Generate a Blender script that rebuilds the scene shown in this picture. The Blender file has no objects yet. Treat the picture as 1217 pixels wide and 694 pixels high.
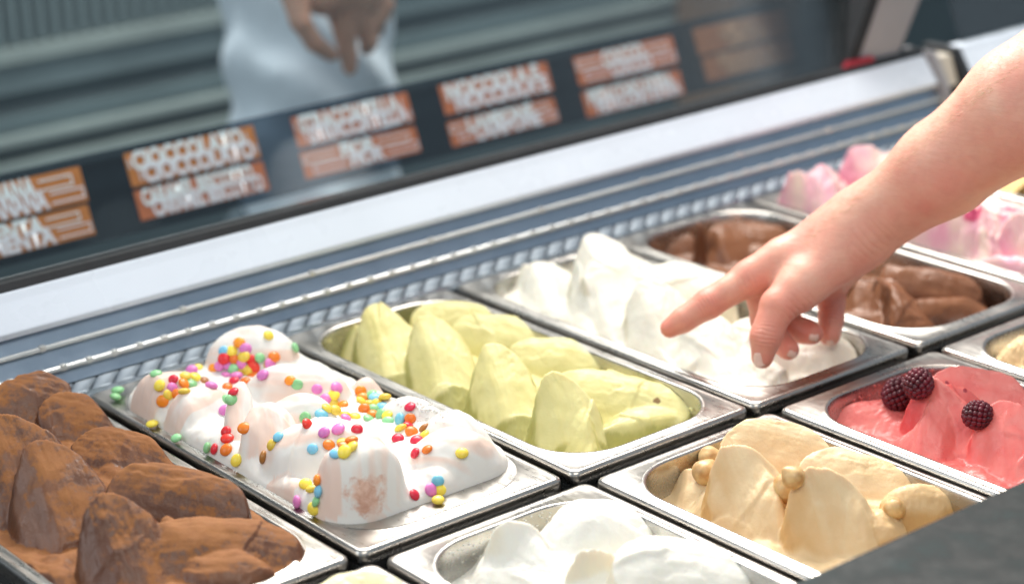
import bpy, bmesh, math, random
import numpy as np
from mathutils import Vector, Matrix
from mathutils.bvhtree import BVHTree

random.seed(7)
rng = np.random.default_rng(11)
scene = bpy.context.scene
col = scene.collection

# ------------------------------------------------------------------ camera
F_PX, CX, CY = 2534.45, 608.5, 347.0
CAM = np.array([-0.6519, -1.0081, 0.5916])
ROT = np.array([[0.7818, -0.6222, -0.0396], [-0.2372, -0.2381, -0.9418], [0.5766, 0.7457, -0.3338]])
cam_data = bpy.data.cameras.new("camera")
cam = bpy.data.objects.new("camera", cam_data)
col.objects.link(cam)
m = Matrix.Identity(4)
for i in range(3):
    m[i][0], m[i][1], m[i][2], m[i][3] = ROT[0][i], -ROT[1][i], -ROT[2][i], CAM[i]
q = m.to_quaternion().normalized()
cam.matrix_world = Matrix.Translation(Vector(CAM)) @ q.to_matrix().to_4x4()
cam_data.sensor_width = 36.0
cam_data.lens = 36.0 * F_PX / 1217.0
cam_data.clip_start = 0.05
cam_data.clip_end = 100.0
cam_data.dof.use_dof = True
cam_data.dof.focus_distance = 1.44
cam_data.dof.aperture_fstop = 4.0
scene.camera = cam

# ------------------------------------------------------------------ light
world = bpy.data.worlds.new("World")
scene.world = world
world.use_nodes = True
bg = world.node_tree.nodes["Background"]
bg.inputs["Color"].default_value = (0.74, 0.87, 1.0, 1)
bg.inputs["Strength"].default_value = 0.42


def area(name, loc, aim, sx, sy, power, colr):
    d = bpy.data.lights.new(name, "AREA")
    d.shape = "RECTANGLE"
    d.size, d.size_y, d.energy, d.color = sx, sy, power, colr
    o = bpy.data.objects.new(name, d)
    col.objects.link(o)
    o.location = loc
    o.rotation_euler = (Vector(aim) - Vector(loc)).to_track_quat("-Z", "Y").to_euler()
    return o


area("ceiling_lamp", (0.95, 0.80, 1.5), (0.3, 0.1, 0), 1.1, 0.7, 38, (1.0, 0.94, 0.86))
area("window_light", (-1.9, 1.0, 1.3), (0.2, 0.1, 0), 1.2, 1.0, 15, (0.93, 0.97, 1.0))
area("front_fill_light", (-0.5, -1.3, 2.1), (0.35, 0.2, 0), 1.6, 1.0, 21, (1.0, 0.93, 0.83))  # added fill from the camera side, brightens labels and front faces
area("rear_fill_light", (0.9, 1.9, 2.0), (0.4, 0.6, 0), 1.8, 0.8, 80, (1.0, 0.97, 0.93))  # added to lighten wall and figure beyond the glass, also rims the arm
scene.view_settings.view_transform = "Standard"
scene.view_settings.look = "None"
scene.view_settings.exposure = 0.23
scene.view_settings.gamma = 1.0
scene.view_settings.use_curve_mapping = False
scene.cycles.use_denoising = True
scene.cycles.max_bounces = 10
scene.cycles.transparent_max_bounces = 12


# ------------------------------------------------------------------ helpers
def ray(u, v):
    return ROT.T @ np.array([(u - CX) / F_PX, (v - CY) / F_PX, 1.0])


def at(u, v, depth):
    return CAM + ray(u, v) * depth


def on_z(u, v, z):
    d = ray(u, v)
    return CAM + d * ((z - CAM[2]) / d[2])


def on_y(u, v, y):
    d = ray(u, v)
    return CAM + d * ((y - CAM[1]) / d[1])


def on_plane(u, v, p0, n):
    d = ray(u, v)
    return CAM + d * (((np.array(p0) - CAM) @ np.array(n)) / (d @ np.array(n)))


def tag(o, label, cat, group=None, kind=None):
    if label:
        o["label"] = label
    if cat:
        o["category"] = cat
    if group:
        o["group"] = group
    if kind:
        o["kind"] = kind
    return o


def empty(name, loc):
    o = bpy.data.objects.new(name, None)
    o.empty_display_size = 0.02
    o.location = loc
    col.objects.link(o)
    return o


def mesh_obj(name, verts, faces, mat, parent=None, smooth=True):
    me = bpy.data.meshes.new(name)
    me.from_pydata([tuple(map(float, v)) for v in verts], [], [tuple(int(i) for i in f) for f in faces])
    me.update()
    return link(name, me, mat, parent, smooth)


def link(name, me, mat, parent=None, smooth=True):
    if mat is not None and not me.materials:
        me.materials.append(mat)
    if smooth:
        me.polygons.foreach_set("use_smooth", [True] * len(me.polygons))
    o = bpy.data.objects.new(name, me)
    col.objects.link(o)
    if parent is not None:
        o.parent = parent
        o.matrix_parent_inverse = Matrix.Translation(-Vector(parent.location)) if parent.type == "EMPTY" else Matrix.Identity(4)
    return o


def bm_obj(name, bm, mat, parent=None, smooth=False):
    me = bpy.data.meshes.new(name)
    bmesh.ops.recalc_face_normals(bm, faces=bm.faces)
    bm.to_mesh(me)
    bm.free()
    return link(name, me, mat, parent, smooth)


def add_box(bm, c, s, rot=None, bevel=0.0):
    r = bmesh.ops.create_cube(bm, size=1.0)
    vs = r["verts"]
    M = Matrix.Translation(Vector(c)) @ (rot.to_4x4() if rot else Matrix.Identity(4)) @ Matrix.Diagonal((*s, 1))
    bmesh.ops.transform(bm, matrix=M, verts=vs)
    if bevel:
        es = list({e for v in vs for e in v.link_edges})
        bmesh.ops.bevel(bm, geom=es, offset=bevel, segments=2, affect="EDGES", profile=0.6)


def extrude_x(name, prof, x0, x1, mat, parent=None, bevel=0.0):
    """closed (y,z) outline swept along X"""
    bm = bmesh.new()
    vs = [bm.verts.new((x0, y, z)) for y, z in prof]
    f = bm.faces.new(vs)
    r = bmesh.ops.extrude_face_region(bm, geom=[f])
    nv = [g for g in r["geom"] if isinstance(g, bmesh.types.BMVert)]
    bmesh.ops.translate(bm, verts=nv, vec=(x1 - x0, 0, 0))
    if bevel:
        bmesh.ops.bevel(bm, geom=list(bm.edges), offset=bevel, segments=2, affect="EDGES", profile=0.6)
    return bm_obj(name, bm, mat, parent)


# ------------------------------------------------------------------ materials
def new_mat(name):
    mt = bpy.data.materials.new(name)
    mt.use_nodes = True
    nt = mt.node_tree
    return mt, nt, nt.nodes["Principled BSDF"]


def nd(nt, kind, **kw):
    n = nt.nodes.new("ShaderNode" + kind)
    for k, v in kw.items():
        if k.startswith("i_"):
            n.inputs[k[2:].replace("_", " ")].default_value = v
        else:
            setattr(n, k, v)
    return n


def noise(nt, scale, detail=4, rough=0.55, vec=None, stretch=None):
    tc = nd(nt, "TexCoord")
    out = tc.outputs["Object"]
    if stretch:
        mp = nd(nt, "Mapping")
        mp.inputs["Scale"].default_value = stretch
        nt.links.new(out, mp.inputs["Vector"])
        out = mp.outputs["Vector"]
    n = nd(nt, "TexNoise", i_Scale=scale, i_Detail=detail, i_Roughness=rough)
    nt.links.new(out, n.inputs["Vector"])
    return n.outputs["Fac"]


def ramp(nt, fac, stops):
    r = nd(nt, "ValToRGB")
    el = r.color_ramp.elements
    while len(el) < len(stops):
        el.new(0.5)
    for e, (p, c) in zip(el, stops):
        e.position = p
        e.color = (*c, 1) if not isinstance(c, (int, float)) else (c, c, c, 1)
    nt.links.new(fac, r.inputs["Fac"])
    return r.outputs["Color"]


def mix(nt, fac, a, b, mode="MIX"):
    n = nd(nt, "Mix", data_type="RGBA", blend_type=mode)
    for s, v in ((n.inputs[0], fac), (n.inputs[6], a), (n.inputs[7], b)):
        if hasattr(v, "links") or isinstance(v, bpy.types.NodeSocket):
            nt.links.new(v, s)
        elif isinstance(v, (int, float)):
            s.default_value = v if s.type == 'VALUE' else (v, v, v, 1)
        else:
            s.default_value = (*v, 1)
    return n.outputs[2]


def math_n(nt, op, a, b=None, clamp=False):
    n = nd(nt, "Math", operation=op, use_clamp=clamp)
    for s, v in ((n.inputs[0], a), (n.inputs[1], b)):
        if v is None:
            continue
        if isinstance(v, bpy.types.NodeSocket):
            nt.links.new(v, s)
        else:
            s.default_value = v
    return n.outputs[0]


def bump(nt, bs, h, strength=0.3, dist=0.001, prev=None):
    b = nd(nt, "Bump", i_Strength=strength, i_Distance=dist)
    nt.links.new(h, b.inputs["Height"])
    if prev is not None:
        nt.links.new(prev, b.inputs["Normal"])
    nt.links.new(b.outputs["Normal"], bs.inputs["Normal"])
    return b.outputs["Normal"]


def attr(nt, name):
    a = nd(nt, "Attribute", attribute_name=name)
    return a.outputs["Fac"]


def simple(name, c, rough=0.5, metal=0.0, var=0.06, scale=30, bumpd=0.0, stretch=None, bscale=None):
    mt, nt, bs = new_mat(name)
    n = noise(nt, scale, stretch=stretch)
    lo = tuple(max(0, x * (1 - var)) for x in c)
    hi = tuple(min(1, x * (1 + var)) for x in c)
    nt.links.new(ramp(nt, n, [(0.3, lo), (0.7, hi)]), bs.inputs["Base Color"])
    bs.inputs["Metallic"].default_value = metal
    n2 = noise(nt, scale * 1.7, 3, stretch=stretch)
    nt.links.new(ramp(nt, n2, [(0.3, max(0.02, rough - 0.07)), (0.7, min(1, rough + 0.07))]), bs.inputs["Roughness"])
    if bumpd:
        bump(nt, bs, noise(nt, bscale or scale * 5, 5, stretch=stretch), 0.5, bumpd)
    return mt


def steel(name, c=(0.52, 0.495, 0.46), lo=0.2, hi=0.42, smudge=True):
    mt, nt, bs = new_mat(name)
    bs.inputs["Metallic"].default_value = 1.0
    big = noise(nt, 22, 6, 0.65)
    fine = noise(nt, 240, 3, 0.6, stretch=(1, 0.12, 1))
    nt.links.new(ramp(nt, big, [(0.25, tuple(x * 0.82 for x in c)), (0.75, c)]), bs.inputs["Base Color"])
    r = mix(nt, 0.45, ramp(nt, big, [(0.3, lo), (0.72, hi)]), ramp(nt, fine, [(0.3, lo), (0.7, hi)]))
    nt.links.new(r, bs.inputs["Roughness"])
    b = bump(nt, bs, fine, 0.12, 0.0003)
    sp = noise(nt, 60, 2, 0.5)
    bump(nt, bs, sp, 0.05, 0.0004, b)
    return mt


M_STEEL = steel("stainless_steel")
M_BASIN = steel("stainless_basin", (0.58, 0.57, 0.55), 0.18, 0.34)
M_DARKSTEEL = steel("dark_steel_bar", (0.22, 0.22, 0.22), 0.3, 0.5)  # steel in a darker grey for the bar between the rows
M_STRIP = steel("blue_grey_metal", (0.36, 0.44, 0.53), 0.3, 0.45)
M_LOUVRE = simple("louvre_grey", (0.34, 0.40, 0.46), 0.45, 0.25, 0.15, 40)
M_BEAD = simple("bead_metal", (0.62, 0.64, 0.63), 0.35, 0.5, 0.08, 60)
M_RAIL = simple("white_rail", (0.70, 0.77, 0.86), 0.28, 0.0, 0.03, 12)
M_BLACK = simple("black_rubber", (0.015, 0.017, 0.02), 0.6, 0, 0.2, 60)
M_WELL = simple("well_lining", (0.10, 0.105, 0.11), 0.5, 0.3, 0.2, 15)
M_POST = simple("grey_post", (0.36, 0.35, 0.36), 0.45, 0.2, 0.06, 10)
M_CREAM = simple("cream_plastic", (0.62, 0.57, 0.48), 0.5, 0, 0.06, 30)
M_RED = simple("red_plastic", (0.35, 0.02, 0.04), 0.4, 0, 0.1, 30)

# ------------------------------------------------------------------ display case: setting
P, W_PAN, L_PAN = 0.17183, 0.165, 0.360
ROW_GAP, SHIFT = 0.0143, 0.007
floor = bm_obj("floor", (lambda b: (add_box(b, (0.5, 1.0, -0.975), (9, 9, 0.05)), b)[1])(bmesh.new()),
               simple("dark_tile_floor", (0.10, 0.12, 0.125), 0.4, 0, 0.25, 3), None)
tag(floor, "dark grey shop floor beyond the glass", "floor", kind="structure")

case = empty("display_case", (0.1, 0.2, -0.2))
tag(case, "stainless ice cream display case with stepped blue grey back ledge and white rail", "display case")
X0, X1 = -0.75, 0.985

# well under the pans
bm = bmesh.new()
add_box(bm, (0.25, 0.0, -0.16), (2.3, 0.78, 0.02))
add_box(bm, (0.25, 0.3685, -0.08), (2.3, 0.006, 0.14))
bm_obj("well", bm, M_WELL, case)
# cross bars the pans rest on
bm = bmesh.new()
add_box(bm, (0.25, -ROW_GAP / 2, -0.022), (2.3, 0.011, 0.008), bevel=0.001)
bm_obj("support_bar", bm, M_DARKSTEEL, case)
tabm = None
for k in range(-1, 6):
    xx = k * P - (P - W_PAN) / 2 + 0.002
    if tabm is None:
        bm = bmesh.new()
        add_box(bm, (0, 0, 0), (0.017, 0.009, 0.004), bevel=0.001)
        add_box(bm, (0, -0.0035, 0.0023), (0.016, 0.0015, 0.002))
        tabm = bpy.data.meshes.new("bar_tab")
        bm.to_mesh(tabm)
        bm.free()
        tabm.materials.append(M_STEEL)
    o = bpy.data.objects.new("bar_tab", tabm)
    col.objects.link(o)
    o.parent = case
    o.location = Vector((xx, -ROW_GAP / 2, -0.0125)) - case.location

# stepped back ledge : profile plane through (y .366, z 0), 62 degrees
SL = math.tan(math.radians(62))
NPL = (0, -SL, 1.0)


def pf(u, v):
    p = on_plane(u, v, (0, 0.366, 0), NPL)
    return p[1], p[2]


y_f, z_f = pf(331, 384)
y_2, z_2 = pf(331, 363)
y_1, z_1 = pf(331, 336)
y_rb, z_rb = pf(331, 313)
y_rt, z_rt = pf(331, 263.5)
back = 0.03
extrude_x("vent_backing", [(0.3665, -0.012), (y_f, z_f - 0.001), (y_f + back, z_f - 0.001), (0.3665 + back, -0.012)], X0, X1, M_WELL, case)


def strip(name, ya, za, yb, zb, mat):
    # flat panel between two profile points with a lip folded at its foot
    extrude_x(name, [(ya + 0.001, za + 0.0005), (yb + 0.002, zb - 0.0015), (yb + back, zb - 0.0015), (ya + back, za + 0.0005)], X0, X1, mat, case)


strip("step_panel", y_f, z_f, y_2, z_2, M_STRIP)
strip("step_panel", y_2, z_2, y_1, z_1, M_STRIP)
strip("step_panel", y_1, z_1, y_rb, z_rb, M_STRIP)


def rod(name, y, z, r, mat):
    prof = [(y + r * math.cos(a), z + r * math.sin(a)) for a in np.linspace(0, 2 * math.pi, 9)[:-1]]
    return extrude_x(name, prof, X0, X1, mat, case)


bead_b = rod("bead_moulding", y_2 - 0.0016, z_2, 0.0022, M_BEAD)
bead_a = rod("bead_moulding", y_1 - 0.0012, z_1, 0.0019, M_BEAD)
clipm = None
for bead, yy, zz, step in ((bead_b, y_2 - 0.0016, z_2, 0.0215), (bead_a, y_1 - 0.0012, z_1, 0.12)):
    for k in range(int((X1 - X0) / step)):
        xx = X0 + 0.01 + k * step
        if xx < -0.16:
            continue
        if clipm is None:
            bm = bmesh.new()
            add_box(bm, (0, 0, 0), (0.005, 0.0042, 0.0049), bevel=0.001)
            clipm = bpy.data.meshes.new("bead_clip")
            bm.to_mesh(clipm)
            bm.free()
            clipm.materials.append(M_BEAD)
        o = bpy.data.objects.new("bead_clip", clipm)
        col.objects.link(o)
        o.parent = bead
        o.location = (xx, yy, zz + 0.0006)
        o.matrix_parent_inverse = Matrix.Identity(4)
# white rail: rounded nose, top face
extrude_x("top_rail", [(y_rb - 0.004, z_rb - 0.001), (y_rb - 0.0055, z_rb + 0.004), (y_rt - 0.006, z_rt - 0.006), (y_rt - 0.002, z_rt), (y_rt + 0.012, z_rt), (y_rb + 0.03, z_rb - 0.001)],
          X0, X1 - 0.001, M_RAIL, case, 0.0012)
extrude_x("rail_seal", [(y_rt - 0.001, z_rt + 0.0005), (y_rt + 0.002, z_rt + 0.006), (y_rt + 0.016, z_rt + 0.006), (y_rt + 0.016, z_rt + 0.0005)], X0, X1, M_BLACK, case)

# louvres of the vent strip, one by one
n_ = 8
lv, lf = [], []
up = np.array([0, y_f - 0.366, z_f - 0.0])
hgt = np.linalg.norm(up)
up = up / hgt
outw = np.array([0, -up[2], up[1]])
for j, tt in enumerate(np.linspace(0, 1, 7)):
    for i, a in enumerate(np.linspace(0, math.pi, n_)):
        wid = 0.0088
        bul = 0.0036 * (1 - 0.75 * tt ** 1.6)
        lean = -0.009 * (0.5 - tt)
        p = np.array([math.cos(a) * wid + lean, 0, 0]) + up * hgt * (tt * 0.98) + outw * (math.sin(a) * bul + 0.0002)
        lv.append(p)
for j in range(6):
    for i in range(n_ - 1):
        lf.append((j * n_ + i, j * n_ + i + 1, (j + 1) * n_ + i + 1, (j + 1) * n_ + i))
lf.append(tuple(range(n_)))
lm = bpy.data.meshes.new("louvre")
lm.from_pydata([tuple(v) for v in lv], [], lf)
lm.materials.append(M_LOUVRE)
lm.polygons.foreach_set("use_smooth", [True] * len(lm.polygons))
vs = extrude_x("vent_strip", [(0.3655, -0.006), (y_f - 0.0005, z_f - 0.001), (y_f + 0.004, z_f - 0.001), (0.3695, -0.006)], X0, X1, M_STRIP, case)
for k in range(62):
    o = bpy.data.objects.new("louvre", lm)
    col.objects.link(o)
    o.parent = vs
    o.location = (-0.21 + k * 0.0192, 0.366, 0)

# glass leaning away from the pans
LEAN = math.radians(21)
gup = np.array([0, math.sin(LEAN), math.cos(LEAN)])
gn = np.array([0, -math.cos(LEAN), math.sin(LEAN)])
G0 = np.array([0, y_rt + 0.006, z_rt + 0.003])


def glass_mat(name, tint, refl):
    mt = bpy.data.materials.new(name)
    mt.use_nodes = True
    nt = mt.node_tree
    nt.nodes.clear()
    out = nd(nt, "OutputMaterial")
    tr = nd(nt, "BsdfTransparent")
    tr.inputs["Color"].default_value = (*tint, 1)
    gl = nd(nt, "BsdfGlossy")
    gl.inputs["Roughness"].default_value = 0.02
    lw = nd(nt, "Fresnel", i_IOR=1.45)
    mx = nd(nt, "MixShader")
    f = math_n(nt, "MULTIPLY", lw.outputs[0], refl, True)
    nt.links.new(f, mx.inputs[0])
    nt.links.new(tr.outputs[0], mx.inputs[1])
    nt.links.new(gl.outputs[0], mx.inputs[2])
    nt.links.new(mx.outputs[0], out.inputs["Surface"])
    return mt


M_GLASS = glass_mat("tinted_case_glass", (0.90, 0.94, 0.95), 0.9)
M_FILM = glass_mat("smoked_film", (0.38, 0.43, 0.48), 0.3)


def slab(name, x0, x1, h0, h1, off, th, mat, parent):
    """sheet lying parallel to the leaning glass; off = distance in front of it"""
    vs = []
    for o_ in (off, off - th):
        for (x, h) in ((x0, h0), (x1, h0), (x1, h1), (x0, h1)):
            vs.append(G0 + np.array([x, 0, 0]) + gup * h + gn * o_)
    fs = [(0, 1, 2, 3), (7, 6, 5, 4), (0, 4, 5, 1), (1, 5, 6, 2), (2, 6, 7, 3), (3, 7, 4, 0)]
    return mesh_obj(name, vs, fs, mat, parent, False)


slab("glass_pane", X0, 0.93, 0.0, 0.62, 0, 0.006, M_GLASS, case)


def gh(u, v):
    p = on_plane(u, v, G0, gn)
    return p[0], float((p - G0) @ gup)


GF, G0 = G0, G0 + np.array([0, 0.30, -0.01])  # the label board stands a hand's width behind the pane
h_lo = gh(0, 318)[1]
h_hi = gh(0, 207)[1]
slab("label_board", X0 - 0.3, 1.10, h_lo, h_hi, -0.0015, 0.001, M_FILM, case)

GL_, G0 = G0, GF
# end post, seals and divider
px_, ph_ = gh(1020, 88)
def prism(name, pts, th, mat, parent):
    n = np.array(th)
    k = len(pts)
    vs = [np.array(p) for p in pts] + [np.array(p) + n for p in pts]
    fs = [tuple(range(k)), tuple(range(2 * k - 1, k - 1, -1))] + [(i, (i + 1) % k, (i + 1) % k + k, i + k) for i in range(k)]
    bm = bmesh.new()
    bv = [bm.verts.new(v) for v in vs]
    for f in fs:
        bm.faces.new([bv[i] for i in f])
    return bm_obj(name, bm, mat, parent)


yq = y_rt + 0.008
A, B_, C_, D_ = on_y(1012, 92, yq), on_y(1062, 78, yq), on_y(1125, -80, yq), on_y(1072, -80, yq)
prism("end_post", [A, B_, C_, D_], (0, 0.03, 0), M_POST, case)
A, B_, C_, D_ = on_y(1000, 96, yq - 0.003), on_y(1013, 92, yq - 0.003), on_y(1073, -80, yq - 0.003), on_y(1060, -80, yq - 0.003)
prism("post_seal", [A, B_, C_, D_], (0, 0.03, 0), M_BLACK, case)
A = on_y(1003, 84, yq - 0.006); B_ = on_y(1040, 74, yq - 0.006); C_ = on_y(1038, 67, yq - 0.006); D_ = on_y(1008, 74, yq - 0.006)
prism("red_clip", [A, B_, C_, D_], (0, 0.004, 0), M_RED, case)
# divider plate between the two case bays
dv = [(0.368, -0.01), (y_rb - 0.012, z_rb - 0.002), (y_rt - 0.008, z_rt + 0.003), (y_rt + 0.03, z_rt + 0.003), (0.40, -0.01)]
extrude_x("bay_divider", dv, X1 + 0.0015, X1 + 0.010, M_POST, case, 0.001)
cv = [(y_rb - 0.006, z_rb - 0.004), (y_rt - 0.010, z_rt - 0.003), (y_rt + 0.01, z_rt - 0.003), (y_rb + 0.02, z_rb - 0.004)]
extrude_x("corner_cap", cv, X1 + 0.0105, X1 + 0.030, M_CREAM, case, 0.001)
dv = [(0.372, 0.0), (y_rb - 0.016, z_rb - 0.002), (y_rt - 0.010, z_rt + 0.002), (y_rt + 0.03, z_rt + 0.002), (0.40, 0.0)]
extrude_x("bay_divider", dv, X1 + 0.031, X1 + 0.044, M_BLACK, case, 0.001)

case2 = empty("display_case", (1.4, 0.4, 0.0))
tag(case2, "further display case bay beyond the dark divider with pale blue rail", "display case")
XA, XB = X1 + 0.046, 2.3
extrude_x("top_rail", [(y_rb - 0.004, z_rb - 0.001), (y_rb - 0.0055, z_rb + 0.004), (y_rt - 0.006, z_rt - 0.006), (y_rt - 0.002, z_rt), (y_rt + 0.012, z_rt), (y_rb + 0.03, z_rb - 0.001)],
          XA, XB, M_RAIL, case2, 0.0012)
extrude_x("step_panel", [(0.3665, -0.012), (y_rb + 0.001, z_rb - 0.0015), (y_rb + 0.03, z_rb - 0.0015), (0.40, -0.012)], XA, XB, M_STRIP, case2)
slab("glass_pane", XA + 0.02, XB, 0.0, 0.62, 0, 0.006, M_GLASS, case2)

# ------------------------------------------------------------------ flavour labels on their board
G0 = GL_
def label_mat(name, c):
    return simple(name, c, 0.45, 0, 0.08, 90)


M_LAB = [label_mat("label_orange_%s" % s, c) for s, c in (("amber", (0.62, 0.20, 0.03)), ("terracotta", (0.60, 0.16, 0.05)), ("brown", (0.30, 0.11, 0.035)))]  # brown: orange plate darkened where the pane reflects less
M_PRINT = simple("label_print_white", (0.93, 0.95, 0.96), 0.5, 0, 0.02, 40)
M_PRINT_REFL = simple("label_reflected_print", (0.92, 0.87, 0.92), 0.5, 0, 0.02, 40)  # tone of the doubled reflection drawn as print
M_PRINT3 = simple("label_print_dull", (0.42, 0.24, 0.13), 0.5, 0, 0.05, 40)  # duller print where the pane reflects less, put into the colour


def text_mesh(body, size):
    cu = bpy.data.curves.new("t", "FONT")
    cu.body = body
    cu.size = size
    cu.align_x, cu.align_y = "CENTER", "CENTER"
    cu.resolution_u = 3
    cu.offset = size * 0.05
    o = bpy.data.objects.new("t", cu)
    col.objects.link(o)
    dg = bpy.context.evaluated_depsgraph_get()
    dg.update()
    me = bpy.data.meshes.new_from_object(o.evaluated_get(dg))
    bpy.data.objects.remove(o)
    return me


def on_glass(x, h, off):
    return G0 + np.array([x, 0, 0]) + gup * h + gn * off


def label_plate(uL, vL, uR, vR, hh, body, desc, mi, frame, printm):
    # uL,vL .. uR,vR : top edge of the label on the glass, hh its height in metres
    xl, hl = gh(uL, vL)
    xr, hr = gh(uR, vR)
    h = (hl + hr) / 2
    hh = hh * 0.90
    xc, w = (xl + xr) / 2, xr - xl
    c = on_glass(xc, h - hh / 2, 0)
    t = slab("flavour_label", xl, xr, h - hh, h, 0.0012, 0.0008, M_LAB[mi], None)
    tag(t, desc, "label", "orange flavour labels along the glass")
    for k, (dx, dh, pm) in enumerate(((-0.004, hh * 0.19, printm[0]), (0.004, -hh * 0.22, printm[1]))):  # second, lower copy is the doubled glass reflection drawn as print
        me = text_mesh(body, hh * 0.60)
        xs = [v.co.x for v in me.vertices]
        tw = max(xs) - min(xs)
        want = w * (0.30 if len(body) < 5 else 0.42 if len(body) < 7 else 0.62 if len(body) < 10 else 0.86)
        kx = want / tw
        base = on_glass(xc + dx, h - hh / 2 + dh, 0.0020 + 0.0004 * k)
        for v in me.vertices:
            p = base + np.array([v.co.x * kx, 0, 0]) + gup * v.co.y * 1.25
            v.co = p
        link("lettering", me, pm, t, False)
        if frame:
            fx0, fx1 = -w / 2 + 0.006, w / 2 - 0.006
            hw, th = hh * 0.16, hh * 0.05
            for left, (a, b) in ((True, (fx0, -want / 2 - 0.004)), (False, (want / 2 + 0.004, fx1))):
                vs = []
                xe, xi = (fx0, b) if left else (fx1, a)
                xt = xe + th if left else xe - th
                for (xx, yy) in ((xi, hw), (xe, hw), (xe, -hw), (xi, -hw), (xi, -hw + th), (xt, -hw + th), (xt, hw - th), (xi, hw - th)):
                    vs.append(base + np.array([xx, 0, 0]) + gup * yy - gn * 0.0002)
                fs = [(0, 1, 6, 7), (1, 2, 5, 6), (2, 3, 4, 5)]
                mesh_obj("printed_bracket", vs, fs, pm, t, False)
    return t


PR, PW = (M_PRINT, M_PRINT_REFL), (M_PRINT3, M_PRINT3)
LH = 0.030
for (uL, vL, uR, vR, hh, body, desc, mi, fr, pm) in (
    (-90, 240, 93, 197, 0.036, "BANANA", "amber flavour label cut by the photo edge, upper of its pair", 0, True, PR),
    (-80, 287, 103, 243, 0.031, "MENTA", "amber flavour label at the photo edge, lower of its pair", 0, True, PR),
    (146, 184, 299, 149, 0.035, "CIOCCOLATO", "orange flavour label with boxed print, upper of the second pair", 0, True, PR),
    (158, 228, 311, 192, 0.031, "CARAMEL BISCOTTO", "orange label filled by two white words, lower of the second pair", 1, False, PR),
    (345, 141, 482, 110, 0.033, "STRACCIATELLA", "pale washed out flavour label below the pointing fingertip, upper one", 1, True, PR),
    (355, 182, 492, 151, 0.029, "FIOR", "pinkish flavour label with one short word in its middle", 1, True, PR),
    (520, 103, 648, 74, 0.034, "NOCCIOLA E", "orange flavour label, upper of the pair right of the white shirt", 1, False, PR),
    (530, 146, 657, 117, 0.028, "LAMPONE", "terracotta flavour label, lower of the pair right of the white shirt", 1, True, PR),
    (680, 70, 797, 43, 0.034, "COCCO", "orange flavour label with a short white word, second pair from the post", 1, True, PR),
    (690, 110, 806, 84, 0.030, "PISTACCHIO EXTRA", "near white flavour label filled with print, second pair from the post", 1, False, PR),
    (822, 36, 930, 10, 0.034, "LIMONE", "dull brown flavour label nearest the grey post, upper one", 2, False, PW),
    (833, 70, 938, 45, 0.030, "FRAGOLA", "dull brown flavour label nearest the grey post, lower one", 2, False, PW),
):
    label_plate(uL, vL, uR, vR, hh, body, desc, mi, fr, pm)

# ------------------------------------------------------------------ low wall of grey boards beyond the glass
YB = 1.75
wall = empty("panelled_wall", (0.6, YB + 0.05, -0.95))
tag(wall, "dim grey green wall of horizontal boards and ledges behind the glass", "wall")
tones = [(0.09, 0.13, 0.14), (0.23, 0.29, 0.30), (0.15, 0.20, 0.21), (0.34, 0.39, 0.37), (0.06, 0.09, 0.10)]
M_BD = [simple("board_paint_%s" % n, c, 0.5, 0, 0.12, 8) for n, c in zip(("dark", "mid", "slate", "pale", "deep"), tones)]
# boundaries measured at the left edge of the picture (x = 60), top to bottom
rows = [(-40, 45, 4, 0), (45, 66, 3, .02), (66, 104, 1, 0), (104, 127, 0, -.03), (127, 147, 2, .015), (147, 160, 3, .03), (160, 178, 0, 0), (178, 196, 3, .03), (196, 240, 2, 0), (240, 330, 4, 0)]
for i, (va, vb, tn, pr) in enumerate(rows):
    za, zb = on_y(60, va, YB)[2], on_y(60, vb, YB)[2]
    bm = bmesh.new()
    add_box(bm, (0.9, YB + 0.02 - pr / 2, (za + zb) / 2), (5.6, 0.04 + pr, za - zb - 0.002), bevel=0.003)
    bm_obj("board", bm, M_BD[tn], wall)
za = on_y(60, -40, YB)[2]
for k in range(5):
    bm = bmesh.new()
    add_box(bm, (0.9, YB + 0.03, za + 0.09 + k * 0.18), (5.6, 0.05, 0.175), bevel=0.003)
    bm_obj("board", bm, M_BD[(2, 0, 2, 1, 0)[k]], wall)
zb = on_y(60, 330, YB)[2]
bm = bmesh.new()
add_box(bm, (0.9, YB + 0.05, (zb - 0.95) / 2), (5.6, 0.06, zb + 0.95), bevel=0.002)
bm_obj("skirting_panel", bm, M_BD[4], wall)
# upright slats of the vent in the wall (upper left of the glass)
vent = empty("vent_grille", (0.0, YB - 0.03, 0.1))
tag(vent, "dark vent grille of thin upright slats high on the wall behind the glass", "grille")
zc0, zc1 = on_y(60, 44, YB)[2], on_y(60, -60, YB)[2]
sm = None
xa = on_y(-60, 30, YB)[0]
for k in range(44):
    if sm is None:
        bm = bmesh.new()
        add_box(bm, (0, 0, 0), (0.009, 0.014, zc1 - zc0), bevel=0.0015)
        sm = bpy.data.meshes.new("slat")
        bm.to_mesh(sm)
        bm.free()
        sm.materials.append(M_BD[1])
    o = bpy.data.objects.new("slat", sm)
    col.objects.link(o)
    o.parent = vent
    o.location = Vector((xa + k * 0.0215, YB - 0.012, (zc0 + zc1) / 2)) - vent.location

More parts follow.
